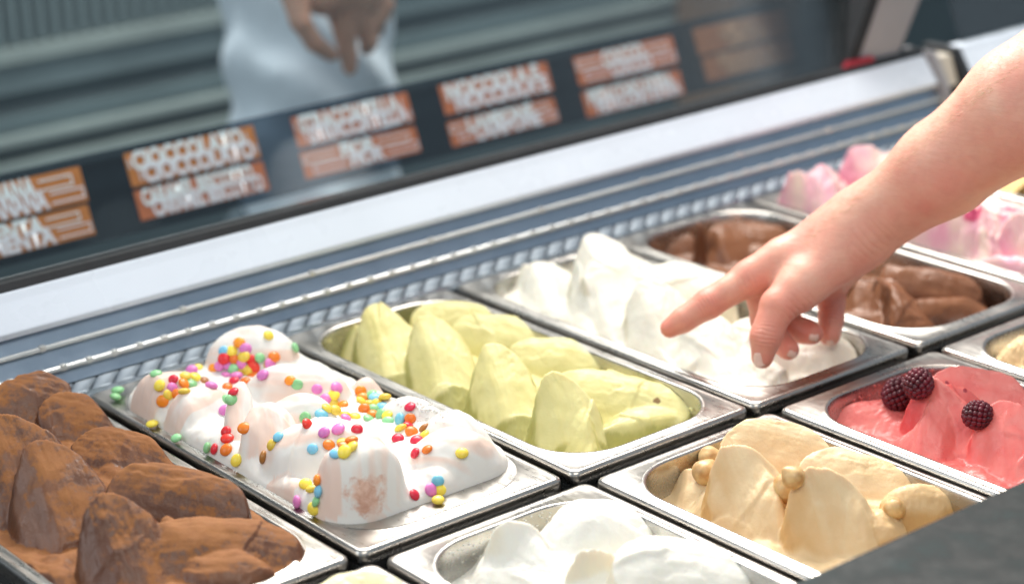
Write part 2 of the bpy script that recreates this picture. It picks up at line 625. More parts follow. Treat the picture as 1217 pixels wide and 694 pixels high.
# a few brown crates on the floor line beyond, seen as warm patches on the right
M_BROWN = simple("brown_card", (0.16, 0.085, 0.04), 0.7, 0, 0.15, 10)
for (u, v, w, h, lab) in ((905, 20, 0.16, 0.42, "brown carton standing beyond the glass beside the grey post"),):
    p = on_y(u, v, YB - 0.18)
    bm = bmesh.new()
    add_box(bm, (0, 0, 0), (w, 0.14, h), bevel=0.004)
    add_box(bm, (0, 0, h / 2 + 0.002), (w * 0.3, 0.141, 0.004))
    o = bm_obj("carton", bm, M_BROWN)
    o.location = (p[0], YB - 0.12, p[2])
    tag(o, lab, "carton")

# ------------------------------------------------------------------ pans
def rrect(hx, hy, r, n=10, m_=8):
    """rounded rectangle, counter-clockwise, same count of points for every call"""
    pts = []
    for (cx, cy, a0) in ((hx - r, hy - r, 0), (-hx + r, hy - r, 90), (-hx + r, -hy + r, 180), (hx - r, -hy + r, 270)):
        arc = [(cx + r * math.cos(math.radians(a0 + 90 * i / n)), cy + r * math.sin(math.radians(a0 + 90 * i / n))) for i in range(n + 1)]
        pts += arc
    out = []
    k = len(pts)
    for i in range(k):
        out.append(pts[i])
        if (i + 1) % (n + 1) == 0:
            a, b = pts[i], pts[(i + 1) % k]
            for j in range(1, m_):
                out.append((a[0] + (b[0] - a[0]) * j / m_, a[1] + (b[1] - a[1]) * j / m_))
    return out


def loft(loops, close_end=False):
    n = len(loops[0])
    vs = [p for lp in loops for p in lp]
    fs = []
    for j in range(len(loops) - 1):
        for i in range(n):
            fs.append((j * n + i, j * n + (i + 1) % n, (j + 1) * n + (i + 1) % n, (j + 1) * n + i))
    if close_end:
        fs.append(tuple((len(loops) - 1) * n + i for i in range(n)))
    return vs, fs


HX, HY = W_PAN / 2, L_PAN / 2
OX, OY, ORAD = HX - 0.0105, HY - 0.0135, 0.043


def lp(hx, hy, r, z):
    return [(x, y, z) for x, y in rrect(hx, hy, r)]


rim_loops = [lp(HX - .0012, HY - .0012, .0055, -.0105), lp(HX - .0004, HY - .0004, .0058, -.0100), lp(HX, HY, .006, -.0035), lp(HX - .0006, HY - .0006, .006, -.0012), lp(HX - .0022, HY - .0022, .006, 0.0002),
             lp(HX - .0040, HY - .0040, .006, 0.0), lp(OX + .0045, OY + .0045, ORAD + .003, -.0004), lp(OX + .0026, OY + .0026, ORAD + .002, .0007), lp(OX + .0010, OY + .0010, ORAD + .0008, .0009), lp(OX, OY, ORAD, -.0004)]
bas_loops = [lp(OX, OY, ORAD, -.0004), lp(OX - .0008, OY - .0008, ORAD, -.003), lp(OX - .0015, OY - .0015, ORAD, -.012), lp(OX - .006, OY - .006, ORAD - .002, -.085), lp(OX - .012, OY - .012, ORAD - .006, -.112), lp(OX - .03, OY - .03, ORAD - .02, -.118)]
rv, rf = loft(rim_loops)
bv, bf = loft(bas_loops, True)
RIM_ME = BAS_ME = None


def make_pan(cx, cy, label, tilt=0.0):
    global RIM_ME, BAS_ME
    t = empty("steel_pan", (cx, cy, 0))
    tag(t, label, "pan", "stainless ice cream pans in two rows")
    for nm, me, vs, fs, mt in (("rim", RIM_ME, rv, rf, M_STEEL), ("basin", BAS_ME, bv, bf, M_BASIN)):
        if me is None:
            me = bpy.data.meshes.new(nm)
            me.from_pydata(vs, [], fs)
            me.materials.append(mt)
            me.polygons.foreach_set("use_smooth", [True] * len(me.polygons))
            if nm == "rim":
                RIM_ME = me
            else:
                BAS_ME = me
        o = bpy.data.objects.new(nm, me)
        col.objects.link(o)
        o.parent = t
    t.rotation_euler = (0, 0, tilt)
    return t


def flat_plate(t):
    pts = rrect(OX + 0.002, OY + 0.002, ORAD + 0.001)
    me = bpy.data.meshes.new("tray_plate")
    me.from_pydata([(x, y, 0.0013) for x, y in pts] + [(x, y, -0.004) for x, y in pts], [], [tuple(range(len(pts)))] + [(i, (i + 1) % len(pts), (i + 1) % len(pts) + len(pts), i + len(pts)) for i in range(len(pts))])
    o = link("tray_plate", me, M_STEEL, None, False)
    o.parent = t


FAR, NEAR = {}, {}
for k, lb in ((-1, "steel pan under the cocoa dusted chocolate ice cream"), (0, "steel pan under the white meringue ice cream with candies"), (1, "steel pan holding pale green pistachio ice cream"),
              (2, "steel pan holding white cream ice cream under the pointing hand"), (3, "steel pan holding smooth chocolate ice cream behind the wrist"), (4, "steel pan holding pink and yellow swirled ice cream"), (5, "steel pan holding yellow ice cream, farthest beyond the arm")):
    FAR[k] = (k * P + HX, HY)
    pan_ = make_pan(*FAR[k], lb, (0.0, 0.006, -0.004, 0.003, -0.003, 0.004, 0, 0)[k])
    if k == 0:
        flat_plate(pan_)
for k, lb in ((-1, "steel pan holding pale lemon ice cream at the bottom edge"), (0, "steel pan holding snowy coconut ice cream"), (1, "steel pan holding beige hazelnut ice cream"),
              (2, "steel pan holding pink raspberry ice cream"), (3, "steel pan holding crumbly tan ice cream at the right edge")):
    NEAR[k] = (k * P + SHIFT + HX, -ROW_GAP - HY)
    make_pan(*NEAR[k], lb, (0.0, 0.004, -0.003, 0.004, 0, 0)[k])

# ------------------------------------------------------------------ ice cream
def vnoise(x, y, seed):
    xi, yi = np.floor(x).astype(np.int64), np.floor(y).astype(np.int64)
    fx, fy = x - xi, y - yi
    fx, fy = fx * fx * fx * (fx * (fx * 6 - 15) + 10), fy * fy * fy * (fy * (fy * 6 - 15) + 10)

    def h(a, b):
        n = (a * 374761393 + b * 668265263 + seed * 974711) & 0xFFFFFFFF
        n = ((n ^ (n >> 13)) * 1274126177) & 0xFFFFFFFF
        return ((n ^ (n >> 16)) & 0xFFFF) / 65535.0 * 2 - 1
    return (h(xi, yi) * (1 - fx) + h(xi + 1, yi) * fx) * (1 - fy) + (h(xi, yi + 1) * (1 - fx) + h(xi + 1, yi + 1) * fx) * fy


def fbm(x, y, seed, oct_=4, gain=0.5):
    s, a, n = 0, 1.0, 0
    for o_ in range(oct_):
        s = s + a * vnoise(x, y, seed + o_ * 31)
        n += a
        x, y, a = x * 2.03 + 11.3, y * 2.03 + 5.1, a * gain
    return s / n


def spline(p, n=4):
    p = [np.array(q) for q in p]
    if len(p) < 3:
        return p
    e = [2 * p[0] - p[1]] + p + [2 * p[-1] - p[-2]]
    out = []
    for i in range(1, len(e) - 2):
        for j in range(n):
            t = j / n
            out.append(0.5 * (2 * e[i] + (e[i + 1] - e[i - 1]) * t + (2 * e[i - 1] - 5 * e[i] + 4 * e[i + 1] - e[i + 2]) * t * t + (3 * e[i] - e[i - 1] - 3 * e[i + 1] + e[i + 2]) * t ** 3))
    return out + [p[-1]]


def ridge(pts, wl=30, wr=30, we=20, p=1.7, we2=None, D=30, wob=1.0, rough=0.0):
    side = lambda w: p if (w > 16 or p >= 1.75) else 1.0
    return dict(pts=spline([on_z(u, v, z / 1000.0) * 1000 for (u, v, z) in pts]), wl=wl, wr=wr, we=we, we2=we2 or we, pl=side(wl), pr=side(wr), D=D, wob=wob, rough=rough)


def ridge_h(R, X, Y):
    """height in mm of one spatula stroke over grid X,Y (mm)"""
    pts = R["pts"]
    L, out = 0, None
    for i in range(len(pts) - 1):
        a, b = pts[i], pts[i + 1]
        dx, dy = b[0] - a[0], b[1] - a[1]
        l2 = dx * dx + dy * dy + 1e-6
        l = math.sqrt(l2)
        s = ((X - a[0]) * dx + (Y - a[1]) * dy) / l2
        sc = np.clip(s, 0, 1)
        side = (dx * (Y - a[1]) - dy * (X - a[0])) / l
        first, last = i == 0, i == len(pts) - 2
        o0, o1 = np.maximum(-s, 0) * l, np.maximum(s - 1, 0) * l
        f = 0.5 * (1 + np.tanh(side / 2.0))
        wb = R["wl"] * f + R["wr"] * (1 - f)
        pw = R["pl"] * f + R["pr"] * (1 - f)
        e0 = R["we"] if first else wb
        e1 = R["we2"] if last else wb
        t = np.sqrt((side / wb) ** 2 + (o0 / e0) ** 2 + (o1 / e1) ** 2 + 0.0064) - 0.08
        z = a[2] + sc * (b[2] - a[2])
        h = z - R["D"] * np.maximum(t, 0) ** pw
        if out is None:
            out, al, sd = h, L + sc * l, side
        else:
            mk = h > out
            out, al, sd = np.where(mk, h, out), np.where(mk, L + sc * l, al), np.where(mk, side, sd)
        L += l
    return out, al, sd


def lobe(p1, p2, b, t, roll=0.0, rough=0.0, wob=1.0, bend=0.0, dens=0.0):
    """flattened, tilted ellipsoid between two points (picture x, y and height in mm); b half width, t half thickness"""
    a0, a1 = on_z(p1[0], p1[1], p1[2] / 1000.0) * 1000, on_z(p2[0], p2[1], p2[2] / 1000.0) * 1000
    c = (a0 + a1) / 2
    ax = a1 - a0
    la = np.linalg.norm(ax) / 2
    ax = ax / (2 * la)
    n = CAM * 1000 - c
    n = n - ax * (n @ ax)
    n /= np.linalg.norm(n)
    bx_ = np.cross(n, ax)
    r = math.radians(roll)
    n, bx_ = n * math.cos(r) + bx_ * math.sin(r), bx_ * math.cos(r) - n * math.sin(r)
    return dict(kind="E", c=c, ax=ax, bx=bx_, n=n, la=la, b=b, t=t, rough=rough, wob=wob, bend=bend)


def lobe_h(E, X, Y):
    R_ = np.stack([E["ax"], E["bx"], E["n"]])
    M_ = R_.T @ np.diag([1 / E["la"] ** 2, 1 / E["b"] ** 2, 1 / E["t"] ** 2]) @ R_
    dx, dy = X - E["c"][0], Y - E["c"][1]
    A2 = M_[2, 2]
    B2 = M_[0, 2] * dx + M_[1, 2] * dy
    C2 = M_[0, 0] * dx * dx + 2 * M_[0, 1] * dx * dy + M_[1, 1] * dy * dy - 1
    disc = B2 * B2 - A2 * C2
    dz = (-B2 + np.sqrt(np.maximum(disc, 0))) / A2
    h = np.where(disc > 0, E["c"][2] + dz, -200.0)
    al = dx * E["ax"][0] + dy * E["ax"][1] + dz * E["ax"][2]
    sd = dx * E["bx"][0] + dy * E["bx"][1] + dz * E["bx"][2]
    return h, al, sd


def leaf(p1, p2, b, bulge=5.0, roll=0.0, rough=0.0, both=False, K=3.2, wob=0.7, up=0.35, sweep=0.3):
    """spatula blade: tilted, slightly domed face from foot p1 to tip p2 (picture x, y, height mm), steep at its edges"""
    a0, a1 = on_z(p1[0], p1[1], p1[2] / 1000.0) * 1000, on_z(p2[0], p2[1], p2[2] / 1000.0) * 1000
    c = (a0 + a1) / 2
    ax = a1 - a0
    la = np.linalg.norm(ax) / 2
    ax = ax / (2 * la)
    n = CAM * 1000 - c
    n = n / np.linalg.norm(n) + np.array([0, 0, up])
    n = n - ax * (n @ ax)
    n /= np.linalg.norm(n)
    w_ = np.cross(n, ax)
    r = math.radians(roll)
    n, w_ = n * math.cos(r) + w_ * math.sin(r), w_ * math.cos(r) - n * math.sin(r)
    return dict(kind="L", c=c, ax=ax, bx=w_, n=n, la=la, b=b, bulge=bulge, both=both, K=K, rough=rough, wob=wob, sweep=0.0 if both else sweep)


def leaf_h(E, X, Y):
    dx, dy = X - E["c"][0], Y - E["c"][1]
    n = E["n"]
    dz = -(n[0] * dx + n[1] * dy) / max(n[2], 0.2)
    s = (dx * E["ax"][0] + dy * E["ax"][1] + dz * E["ax"][2]) / E["la"]
    w = dx * E["bx"][0] + dy * E["bx"][1] + dz * E["bx"][2]
    qs = np.clip((s + 1) / 2, 0, 1.2)
    w = w - E["sweep"] * qs * qs * E["b"]
    if E["both"]:
        out = E["b"] * np.maximum(1 - np.abs(np.clip(s, -1, 1)) ** 2.3, 0) ** 0.62
    else:
        q_ = np.clip((s + 1) / 2, 0, 1)
        out = E["b"] * (1.08 - 0.12 * q_) * np.maximum(1 - q_ ** 4.2, 0) ** 0.5
    rag = fbm(X / 7.0, Y / 7.0, 77, 3, 0.6)
    over = np.maximum(np.abs(w) - out - 2.0 * rag - 0.4, 0)
    over = np.hypot(over, np.maximum(np.abs(s) - 1, 0) * E["la"])
    prof = np.maximum(1 - (np.abs(w) / E["b"]) ** 2.2, -1)
    edge = np.clip((out - np.abs(w)) / 4.0, 0, 1)
    h = E["c"][2] + dz + E["bulge"] * prof * (0.6 + 0.4 * np.cos(np.clip(s, -1, 1) * 1.5)) - 1.6 * (1 - edge) ** 2 - E["K"] * over
    if not E["both"]:
        # the side left of the crest falls away as a plane of its own
        h = h - 0.95 * (np.logaddexp(0, (w - 0.30 * E["b"]) / 1.6) * 1.6)
    return h, s * E["la"], w


def blur(H, n=1):
    for _ in range(n):
        P_ = np.pad(H, 1, mode="edge")
        H = (P_[:-2, 1:-1] + P_[2:, 1:-1] + P_[1:-1, :-2] + P_[1:-1, 2:] + 2 * H) / 6
    return H


def smax(a, b, k):
    h = np.clip(0.5 + 0.5 * (a - b) / k, 0, 1)
    return b * (1 - h) + a * h + k * h * (1 - h)


def gelato(name, ctr, base, ridges, mat, label, seed, foot=None, step=0.9, k=4.2, soft=1, lump=0.8, stria=0.35, grain=0.35, edge=0, zmin=-60, tear=0.8, fold=0.8, flaps=16, flap_h=2.6, cat="ice cream", group=None):
    """one body of ice cream: union of spatula strokes, textured, cut to the pan opening (mm)"""
    hx, hy, r = foot or (OX * 1000 - 0.7, OY * 1000 - 0.7, ORAD * 1000)
    cx, cy = ctr[0] * 1000, ctr[1] * 1000
    if foot is not None and len(foot) == 3:
        pass
    ny, nx = int(2 * hy / step), int(2 * hx / step)
    yy = np.sin(np.linspace(-1, 1, ny) * math.pi / 2) * 0.12 + np.linspace(-1, 1, ny) * 0.88
    yl = yy * hy
    ex = np.maximum(np.abs(yl) - (hy - r), 0)
    hw = hx - (r - np.sqrt(np.maximum(r * r - ex * ex, 0)))
    A = np.linspace(-1, 1, nx)
    lx = A[None, :] * hw[:, None]
    ly = np.repeat(yl[:, None], nx, 1)
    X, Y = lx + cx, ly + cy
    # slow warp makes every stroke slightly wavy
    wx = 3.0 * fbm(X / 26, Y / 26, seed + 5, 3)
    wy = 3.0 * fbm(X / 26, Y / 26, seed + 9, 3)
    H = base + 4 * fbm(X / 40, Y / 40, seed + 1, 3) + 3.5 * fbm(X / 13, Y / 20, seed + 3, 3)
    owner = np.full(X.shape, -1)
    AL, SD = np.zeros_like(X), np.zeros_like(X)
    RG = np.zeros_like(X)
    for i, R in enumerate(ridges):
        h, al, sd = {"E": lobe_h, "L": leaf_h}.get(R.get("kind"), ridge_h)(R, X + wx * R["wob"], Y + wy * R["wob"])
        mk = h > H
        owner = np.where(mk, i, owner)
        AL, SD = np.where(mk, al, AL), np.where(mk, sd, SD)
        RG = np.where(mk, R["rough"], RG)
        H = smax(h, H, k)
    H = blur(H, soft)
    dHx = np.gradient(H, axis=1) / np.maximum(np.gradient(lx, axis=1), 1e-3)
    dHy = np.gradient(H, axis=0) / np.maximum(np.gradient(ly, axis=0), 1e-3)
    slope = np.hypot(dHx, dHy)
    steep = np.clip((slope - 1.8) / 0.9, 0, 1)
    ow = owner.astype(float)
    # spatula striations run along the stroke, torn grain on the cut faces
    st = fbm(SD / 3.2 + ow * 7.7, AL / 45 + ow * 3.1, seed + 21, 3) + 0.5 * fbm(SD / 1.3 + ow * 2.7, AL / 30, seed + 22, 2)
    H = H + lump * 1.5 * fbm(X / 17, Y / 17, seed + 2, 3)
    # layered smears: saw-tooth steps across the stroke, broken up along it
    lay = SD / 12.0 + 0.9 * fbm(AL / 22 + ow * 1.7, SD / 30 + ow, seed + 81, 3) + ow * 0.37
    lay = lay - np.floor(lay)
    amp = np.clip(0.25 + 1.5 * fbm(X / 19, Y / 19, seed + 83, 2), 0, 1)
    H = H + fold * amp * (np.minimum(lay / 0.82, (1 - lay) / 0.18) - 0.5) * (1 - 0.7 * steep)
    # smeared flaps: one long edge feathered, the other torn
    rf_ = np.random.default_rng(seed + 500)
    if len(ridges) > 3:
        for _ in range(flaps):
            fx_, fy_ = cx + rf_.uniform(-.85, .85) * hx, cy + rf_.uniform(-.9, .9) * hy
            R_ = ridges[rf_.integers(len(ridges))]
            d_ = R_["ax"][:2] if "ax" in R_ else (R_["pts"][-1] - R_["pts"][0])[:2]
            an = math.atan2(d_[1], d_[0]) + rf_.normal(0, 0.45)
            L_, W_, A_ = rf_.uniform(14, 34), rf_.uniform(6, 13) * rf_.choice([-1, 1]), rf_.uniform(0.5, 1.0) * flap_h
            ddx, ddy = X + 1.6 * wx - fx_, Y + 1.6 * wy - fy_
            s_ = (ddx * math.cos(an) + ddy * math.sin(an)) / L_
            t_ = (-ddx * math.sin(an) + ddy * math.cos(an)) / W_ + 0.35 * s_ * s_
            g_ = np.clip(1 - s_ * s_, 0, 1) ** 0.8 * np.where(t_ < 0, np.clip(1 + t_, 0, 1) ** 1.4, np.clip(1 - t_ * abs(W_) / 1.5, 0, 1))
            H = H + A_ * g_
    H = H + stria * st * (1 - 0.8 * steep)
    gr = fbm(X / 2.6, Y / 2.6, seed + 31, 4, 0.62)
    H = H + grain * gr * (0.30 + 2.0 * steep + 3.6 * RG)
    tm = np.clip(fbm(X / 14, Y / 14, seed + 41, 3) * 3 - 0.9, 0, 1)
    H = H - tear * tm * np.clip(1 - np.abs(fbm(SD / 2.2, AL / 9, seed + 43, 3)) * 5, 0, 1)
    if edge:
        e = np.minimum((1 - np.abs(A))[None, :] * hw[:, None], 1e9)
        ey = hy - np.abs(ly)
        d = np.minimum(e, ey)
        # rounded corners
        d = d + 2.2 * fbm(X / 12, Y / 12, seed + 51, 3) * np.clip(d / 3, 0, 1)
        f = np.clip(d / edge, 0, 1)
        sh = np.sqrt(np.clip(1 - (1 - f) ** 2, 0, 1))
        H = np.where(H > 0.3, 0.3 + (H - 0.3) * sh, H * sh + 0.3 * (1 - sh))
    H = np.maximum(H, zmin)
    # steep faces: push the surface sideways for a craggy, overhanging break
    nrm = np.sqrt(1 + dHx ** 2 + dHy ** 2)
    push = steep * (1.1 * fbm(X / 5 + H / 6, Y / 5 - H / 6, seed + 61, 4, 0.6)) * (grain > 0)
    if edge:
        push = push * np.clip(d / 6, 0, 1)
    else:
        bd = np.minimum((1 - np.abs(A))[None, :] * hw[:, None], hy - np.abs(ly))
        push = push * np.clip(bd / 4, 0, 1)
    VX, VY = lx - dHx / nrm * push, ly - dHy / nrm * push
    V = np.stack([VX / 1000, VY / 1000, H / 1000], -1).reshape(-1, 3)
    idx = np.arange(ny * nx).reshape(ny, nx)
    Fq = np.stack([idx[:-1, :-1], idx[:-1, 1:], idx[1:, 1:], idx[1:, :-1]], -1).reshape(-1, 4)
    me = bpy.data.meshes.new(name)
    me.vertices.add(len(V))
    me.vertices.foreach_set("co", V.ravel())
    me.loops.add(Fq.size)
    me.loops.foreach_set("vertex_index", Fq.ravel())
    me.polygons.add(len(Fq))
    me.polygons.foreach_set("loop_start", np.arange(0, Fq.size, 4))
    me.update()
    me.validate()
    rv_ = np.random.default_rng(seed).random(len(ridges) + 1)
    for an, val in (("stroke", rv_[owner]), ("broken", np.clip(steep + RG, 0, 1)), ("streak", 0.5 + 0.5 * np.clip(fbm(SD / 9 + ow * 3.3, AL / 60 + ow, seed + 71, 3) * 1.6, -1, 1))):
        a = me.attributes.new(an, "FLOAT", "POINT")
        a.data.foreach_set("value", val.ravel().astype(np.float32))
    o = link(name, me, mat)
    o.location = (ctr[0], ctr[1], 0)
    tag(o, label, cat, group)
    return o


def cream_mat(name, c0, c1, broken, rough=0.5, sss=0.25, rad=(1.0, 0.6, 0.35), bumpk=0.5, specks=None, scale=0.004):
    """c0/c1: two tones mixed per stroke and by noise, broken: tone of the torn faces"""
    mt, nt, bs = new_mat(name)
    n = noise(nt, 38, 5, 0.6)
    f = math_n(nt, "ADD", math_n(nt, "MULTIPLY", attr(nt, "streak"), 0.28), math_n(nt, "MULTIPLY", n, 0.75))
    c = mix(nt, ramp(nt, f, [(0.3, 0.0), (0.75, 1.0)]), c0, c1)
    c = mix(nt, math_n(nt, "MULTIPLY", attr(nt, "broken"), 0.8), c, broken)
    if specks:
        sn = noise(nt, specks[1], 2, 0.4)
        c = mix(nt, ramp(nt, sn, [(specks[2], 0.0), (specks[2] + 0.03, 1.0)]), c, specks[0])
    nt.links.new(c, bs.inputs["Base Color"])
    nt.links.new(ramp(nt, noise(nt, 55, 4), [(0.3, rough - 0.12), (0.7, rough + 0.12)]), bs.inputs["Roughness"])
    bs.inputs["Subsurface Weight"].default_value = sss
    bs.inputs["Subsurface Radius"].default_value = rad
    bs.inputs["Subsurface Scale"].default_value = scale
    b = bump(nt, bs, noise(nt, 420, 5, 0.65), bumpk, 0.0006)
    bump(nt, bs, noise(nt, 110, 3, 0.6), bumpk * 0.7, 0.0010, b)
    return mt


G = {}
M_PIST = cream_mat("pistachio_cream", (0.68, 0.61, 0.24), (0.74, 0.68, 0.33), (0.40, 0.385, 0.11), specks=((0.22, 0.12, 0.03), 75, 0.77))
G["pist"] = gelato("pistachio_ice_cream", FAR[1], -35, [
    leaf((405, 455, -40), (436, 388, -2), 30.1056, 4, 25),
    leaf((470, 452, -18), (455, 362, 20), 23.8336, 4, -8),
    leaf((534, 470, -18), (517, 376, 22), 23.8336, 4, -8),
    leaf((610, 502, -18), (594, 408, 22), 23.8336, 4, -8),
    leaf((680, 530, -20), (665, 442, 22), 22.5792, 4, -8),
    leaf((488, 388, -8), (588, 392, -12), 26, 11, 0, 0, True, up=0.8),
    leaf((536, 400, -8), (652, 414, -14), 25, 12, 0, 0, True, up=0.8),
    leaf((604, 430, -8), (720, 442, -14), 25, 12, 0, 0, True, up=0.8),
    leaf((655, 468, -8), (822, 505, -24), 30, 14, 0, 0, True, up=0.8),
    lobe((715, 525, -26), (815, 504, -27), 18, 14),
    leaf((718, 512, -14), (800, 498, -18), 7, 3, 0, 0.25, True, up=1.2),
    ridge([(462, 372, 12), (497, 398, 2), (515, 445, -20)], 14, 26, 10, 1.35),
    ridge([(522, 386, 14), (545, 412, 4), (560, 452, -18)], 14, 26, 10, 1.35),
    ridge([(598, 418, 14), (622, 448, 2), (642, 496, -18)], 14, 26, 10, 1.35),
    ridge([(670, 452, 13), (694, 484, 2), (708, 530, -18)], 14, 26, 10, 1.35),
    ridge([(470, 400, -10), (760, 490, -14)], 30, 36, 20, 1.8, rough=0.1),
    leaf((484, 510, -48), (478, 444, -14), 23, 2, -4, 0.6, K=2.6, sweep=0.0),
    leaf((546, 530, -48), (541, 462, -14), 23, 2, -4, 0.8, K=2.6, sweep=0.0),
    leaf((622, 562, -48), (617, 494, -14), 23, 2, -4, 0.8, K=2.6, sweep=0.0),
    leaf((688, 560, -40), (684, 525, -16), 12, 2, -6, 0.3, K=2.6, sweep=0.0),
], M_PIST, "pale green pistachio ice cream in tall leaning fins", 101)

M_WHITE = cream_mat("white_cream", (0.77, 0.74, 0.63), (0.81, 0.79, 0.70), (0.72, 0.66, 0.50), rough=0.45)
G["white"] = gelato("cream_ice_cream", FAR[2], -24, [
    leaf((612, 385, -34), (640, 318, 6), 30.1056, 4, 25),
    leaf((672, 412, -34), (656, 312, 10), 30.1056, 4, -8),
    leaf((742, 424, -30), (722, 280, 38), 35.1232, 5, -8),
    leaf((694, 335, 12), (790, 345, 0), 28, 10, 0, 0, True, up=0.8),
    leaf((806, 440, -30), (780, 333, 22), 30.1056, 4, -8),
    leaf((770, 332, 8), (872, 366, -6), 26, 11, 0, 0, True, up=0.8),
    leaf((866, 462, -28), (842, 370, 9), 27.5968, 4, -8),
    leaf((862, 402, -12), (1018, 444, -24), 32, 12, 0, 0, True, up=0.9),
    leaf((920, 452, -26), (908, 392, 2), 17.5616, 4, -8),
    lobe((640, 385, -28), (900, 445, -28), 20, 16),
    ridge([(660, 318, 8), (690, 345, 0), (706, 400, -18)], 14, 30, 10, 1.35),
    ridge([(728, 288, 28), (760, 315, 10), (768, 380, -14)], 14, 34, 10, 1.35),
    ridge([(786, 340, 16), (815, 365, 6), (832, 425, -14)], 14, 30, 10, 1.35),
    ridge([(848, 378, 6), (885, 400, -4), (930, 440, -16)], 14, 34, 10, 1.4),
    ridge([(610, 345, -10), (860, 400, -8)], 34, 40, 20, 1.8),
], M_WHITE, "plain white cream ice cream in upright folds under the fingertip", 202, tear=0.3)

M_CHOC = cream_mat("smooth_chocolate", (0.19, 0.070, 0.027), (0.28, 0.11, 0.042), (0.10, 0.035, 0.014), rough=0.38, sss=0.1)
G["choc"] = gelato("chocolate_ice_cream", FAR[3], -26, [
    leaf((770, 305, -24), (826, 290, -18), 16, 8, 0, 0, True, up=.8),
    lobe((829, 265, 13), (831, 335, -42), 6.5, 5),
    leaf((840, 290, -12), (942, 292, -20), 24, 10, 0, 0, True, up=.8),
    leaf((900, 312, -6), (1012, 344, -14), 24, 10, 0, 0, True, up=.8),
    leaf((1062, 333, 0), (1170, 358, -16), 20, 9, 0, 0, True, up=.8),
    leaf((1050, 396, -28), (1066, 333, 6), 20.0704, 3, 10),
    leaf((1016, 398, -28), (1032, 340, 2), 18.816, 3, 10),
    leaf((1075, 373, -12), (1170, 368, -20), 14, 8, 0, 0, True, up=.8),
    lobe((1010, 378, -28), (1165, 368, -28), 16, 14),
    lobe((800, 310, -34), (960, 320, -32), 20, 14),
    ridge([(850, 272, 2), (890, 264, 0), (925, 278, -10)], 18, 30, 14, 1.4),
    ridge([(920, 287, 6), (962, 300, 4), (1002, 332, -8)], 16, 30, 16, 1.4),
    ridge([(1060, 314, 8), (1100, 325, 4), (1150, 352, -12)], 14, 26, 16, 1.4),
    ridge([(1042, 330, 2), (1062, 342, 8), (1058, 384, -14)], 30, 10, 12, 1.3),
    ridge([(780, 312, -18), (1000, 355, -16)], 30, 30, 20, 1.8),
    ridge([(1000, 372, -12), (1165, 362, -16)], 26, 30, 20, 1.8),
], M_CHOC, "glossy milk chocolate ice cream sunk low in its pan behind the hand", 303, k=2.2, grain=0.15)

M_PINK = cream_mat("pink_swirl", (0.84, 0.42, 0.52), (0.88, 0.70, 0.58), (0.78, 0.28, 0.42), rough=0.45, specks=((0.55, 0.05, 0.14), 26, 0.66))
G["pink"] = gelato("pink_ice_cream", FAR[4], 0, [
    leaf((935, 268, -2), (944, 200, 36), 26, 6, 0),
    leaf((985, 265, -2), (984, 203, 34), 26, 6, -8),
    leaf((1040, 240, 2), (1030, 176, 46), 28, 6, 0),
    leaf((1090, 250, 2), (1064, 183, 42), 28, 6, -8),
    leaf((1100, 322, -6), (1112, 240, 36), 34, 8, 0),
    leaf((1140, 318, -6), (1150, 244, 40), 30, 8, 0),
    leaf((1188, 322, -6), (1178, 250, 36), 28, 6, -8),
    leaf((1232, 325, -6), (1222, 256, 36), 30, 6, -8),
    lobe((1056, 275, 6), (1240, 295, 8), 24, 20),
    lobe((1092, 316, 0), (1250, 326, 0), 16, 18),
], M_PINK, "pink and yellow swirled ice cream heaped high under the forearm", 404, foot=(74, 170, 34), edge=14, grain=1.6, stria=0.9, lump=3.0, fold=3.4, flaps=34, flap_h=5.0, k=1.6)

M_YELL = cream_mat("amber_cream", (0.72, 0.46, 0.16), (0.80, 0.58, 0.26), (0.6, 0.36, 0.1))
G["yell"] = gelato("amber_ice_cream", FAR[5], -8, [
    ridge([(1180, 222, 14), (1230, 215, 20)], 30, 30, 20, 1.8),
    ridge([(1250, 250, 14), (1300, 240, 16)], 30, 30, 20, 1.8),
], M_YELL, "amber yellow ice cream glimpsed beyond the arm at the right edge", 505)

M_LEMON = cream_mat("lemon_cream", (0.84, 0.76, 0.44), (0.87, 0.81, 0.54), (0.78, 0.68, 0.34))
G["lemon"] = gelato("lemon_ice_cream", NEAR[-1], -6, [
    ridge([(372, 700, 6), (432, 666, 14), (500, 705, 4)], 14, 34, 16, 1.8),
    ridge([(300, 760, 8), (420, 760, 10)], 34, 34, 20, 1.8),
], M_LEMON, "pale lemon yellow ice cream at the bottom edge of the photo", 606)

M_COCO = cream_mat("coconut_cream", (0.77, 0.75, 0.67), (0.80, 0.79, 0.73), (0.72, 0.66, 0.51), rough=0.6, bumpk=0.5)
G["coco"] = gelato("coconut_ice_cream", NEAR[0], -22, [
    leaf((560, 715, -38), (600, 650, -10), 30.1056, 4, 25, 0.4),
    leaf((630, 722, -34), (615, 617, 14), 23.8336, 4, -8),
    leaf((650, 642, -4), (778, 652, -16), 33, 10, 0, 0, True, up=.7),
    leaf((726, 725, -30), (704, 648, 9), 21.3248, 4, -8),
    leaf((728, 682, -2), (890, 706, -16), 32, 12, 0, 0, True, up=.8),
    lobe((615, 668, -22), (720, 672, -20), 20, 14, 0, 0.2),
    lobe((560, 715, -32), (800, 715, -28), 20, 20),
    ridge([(622, 626, 8), (648, 650, 0), (668, 695, -16)], 12, 26, 10, 1.4),
    ridge([(590, 655, -6), (840, 680, -6)], 34, 40, 20, 1.8, rough=0.15),
    ridge([(672, 606, 12), (712, 602, 17), (765, 638, -4)], 16, 30, 14, 1.6),
], M_COCO, "snow white coconut ice cream with grated flakes in the near row", 707, grain=0.6, stria=0.25)

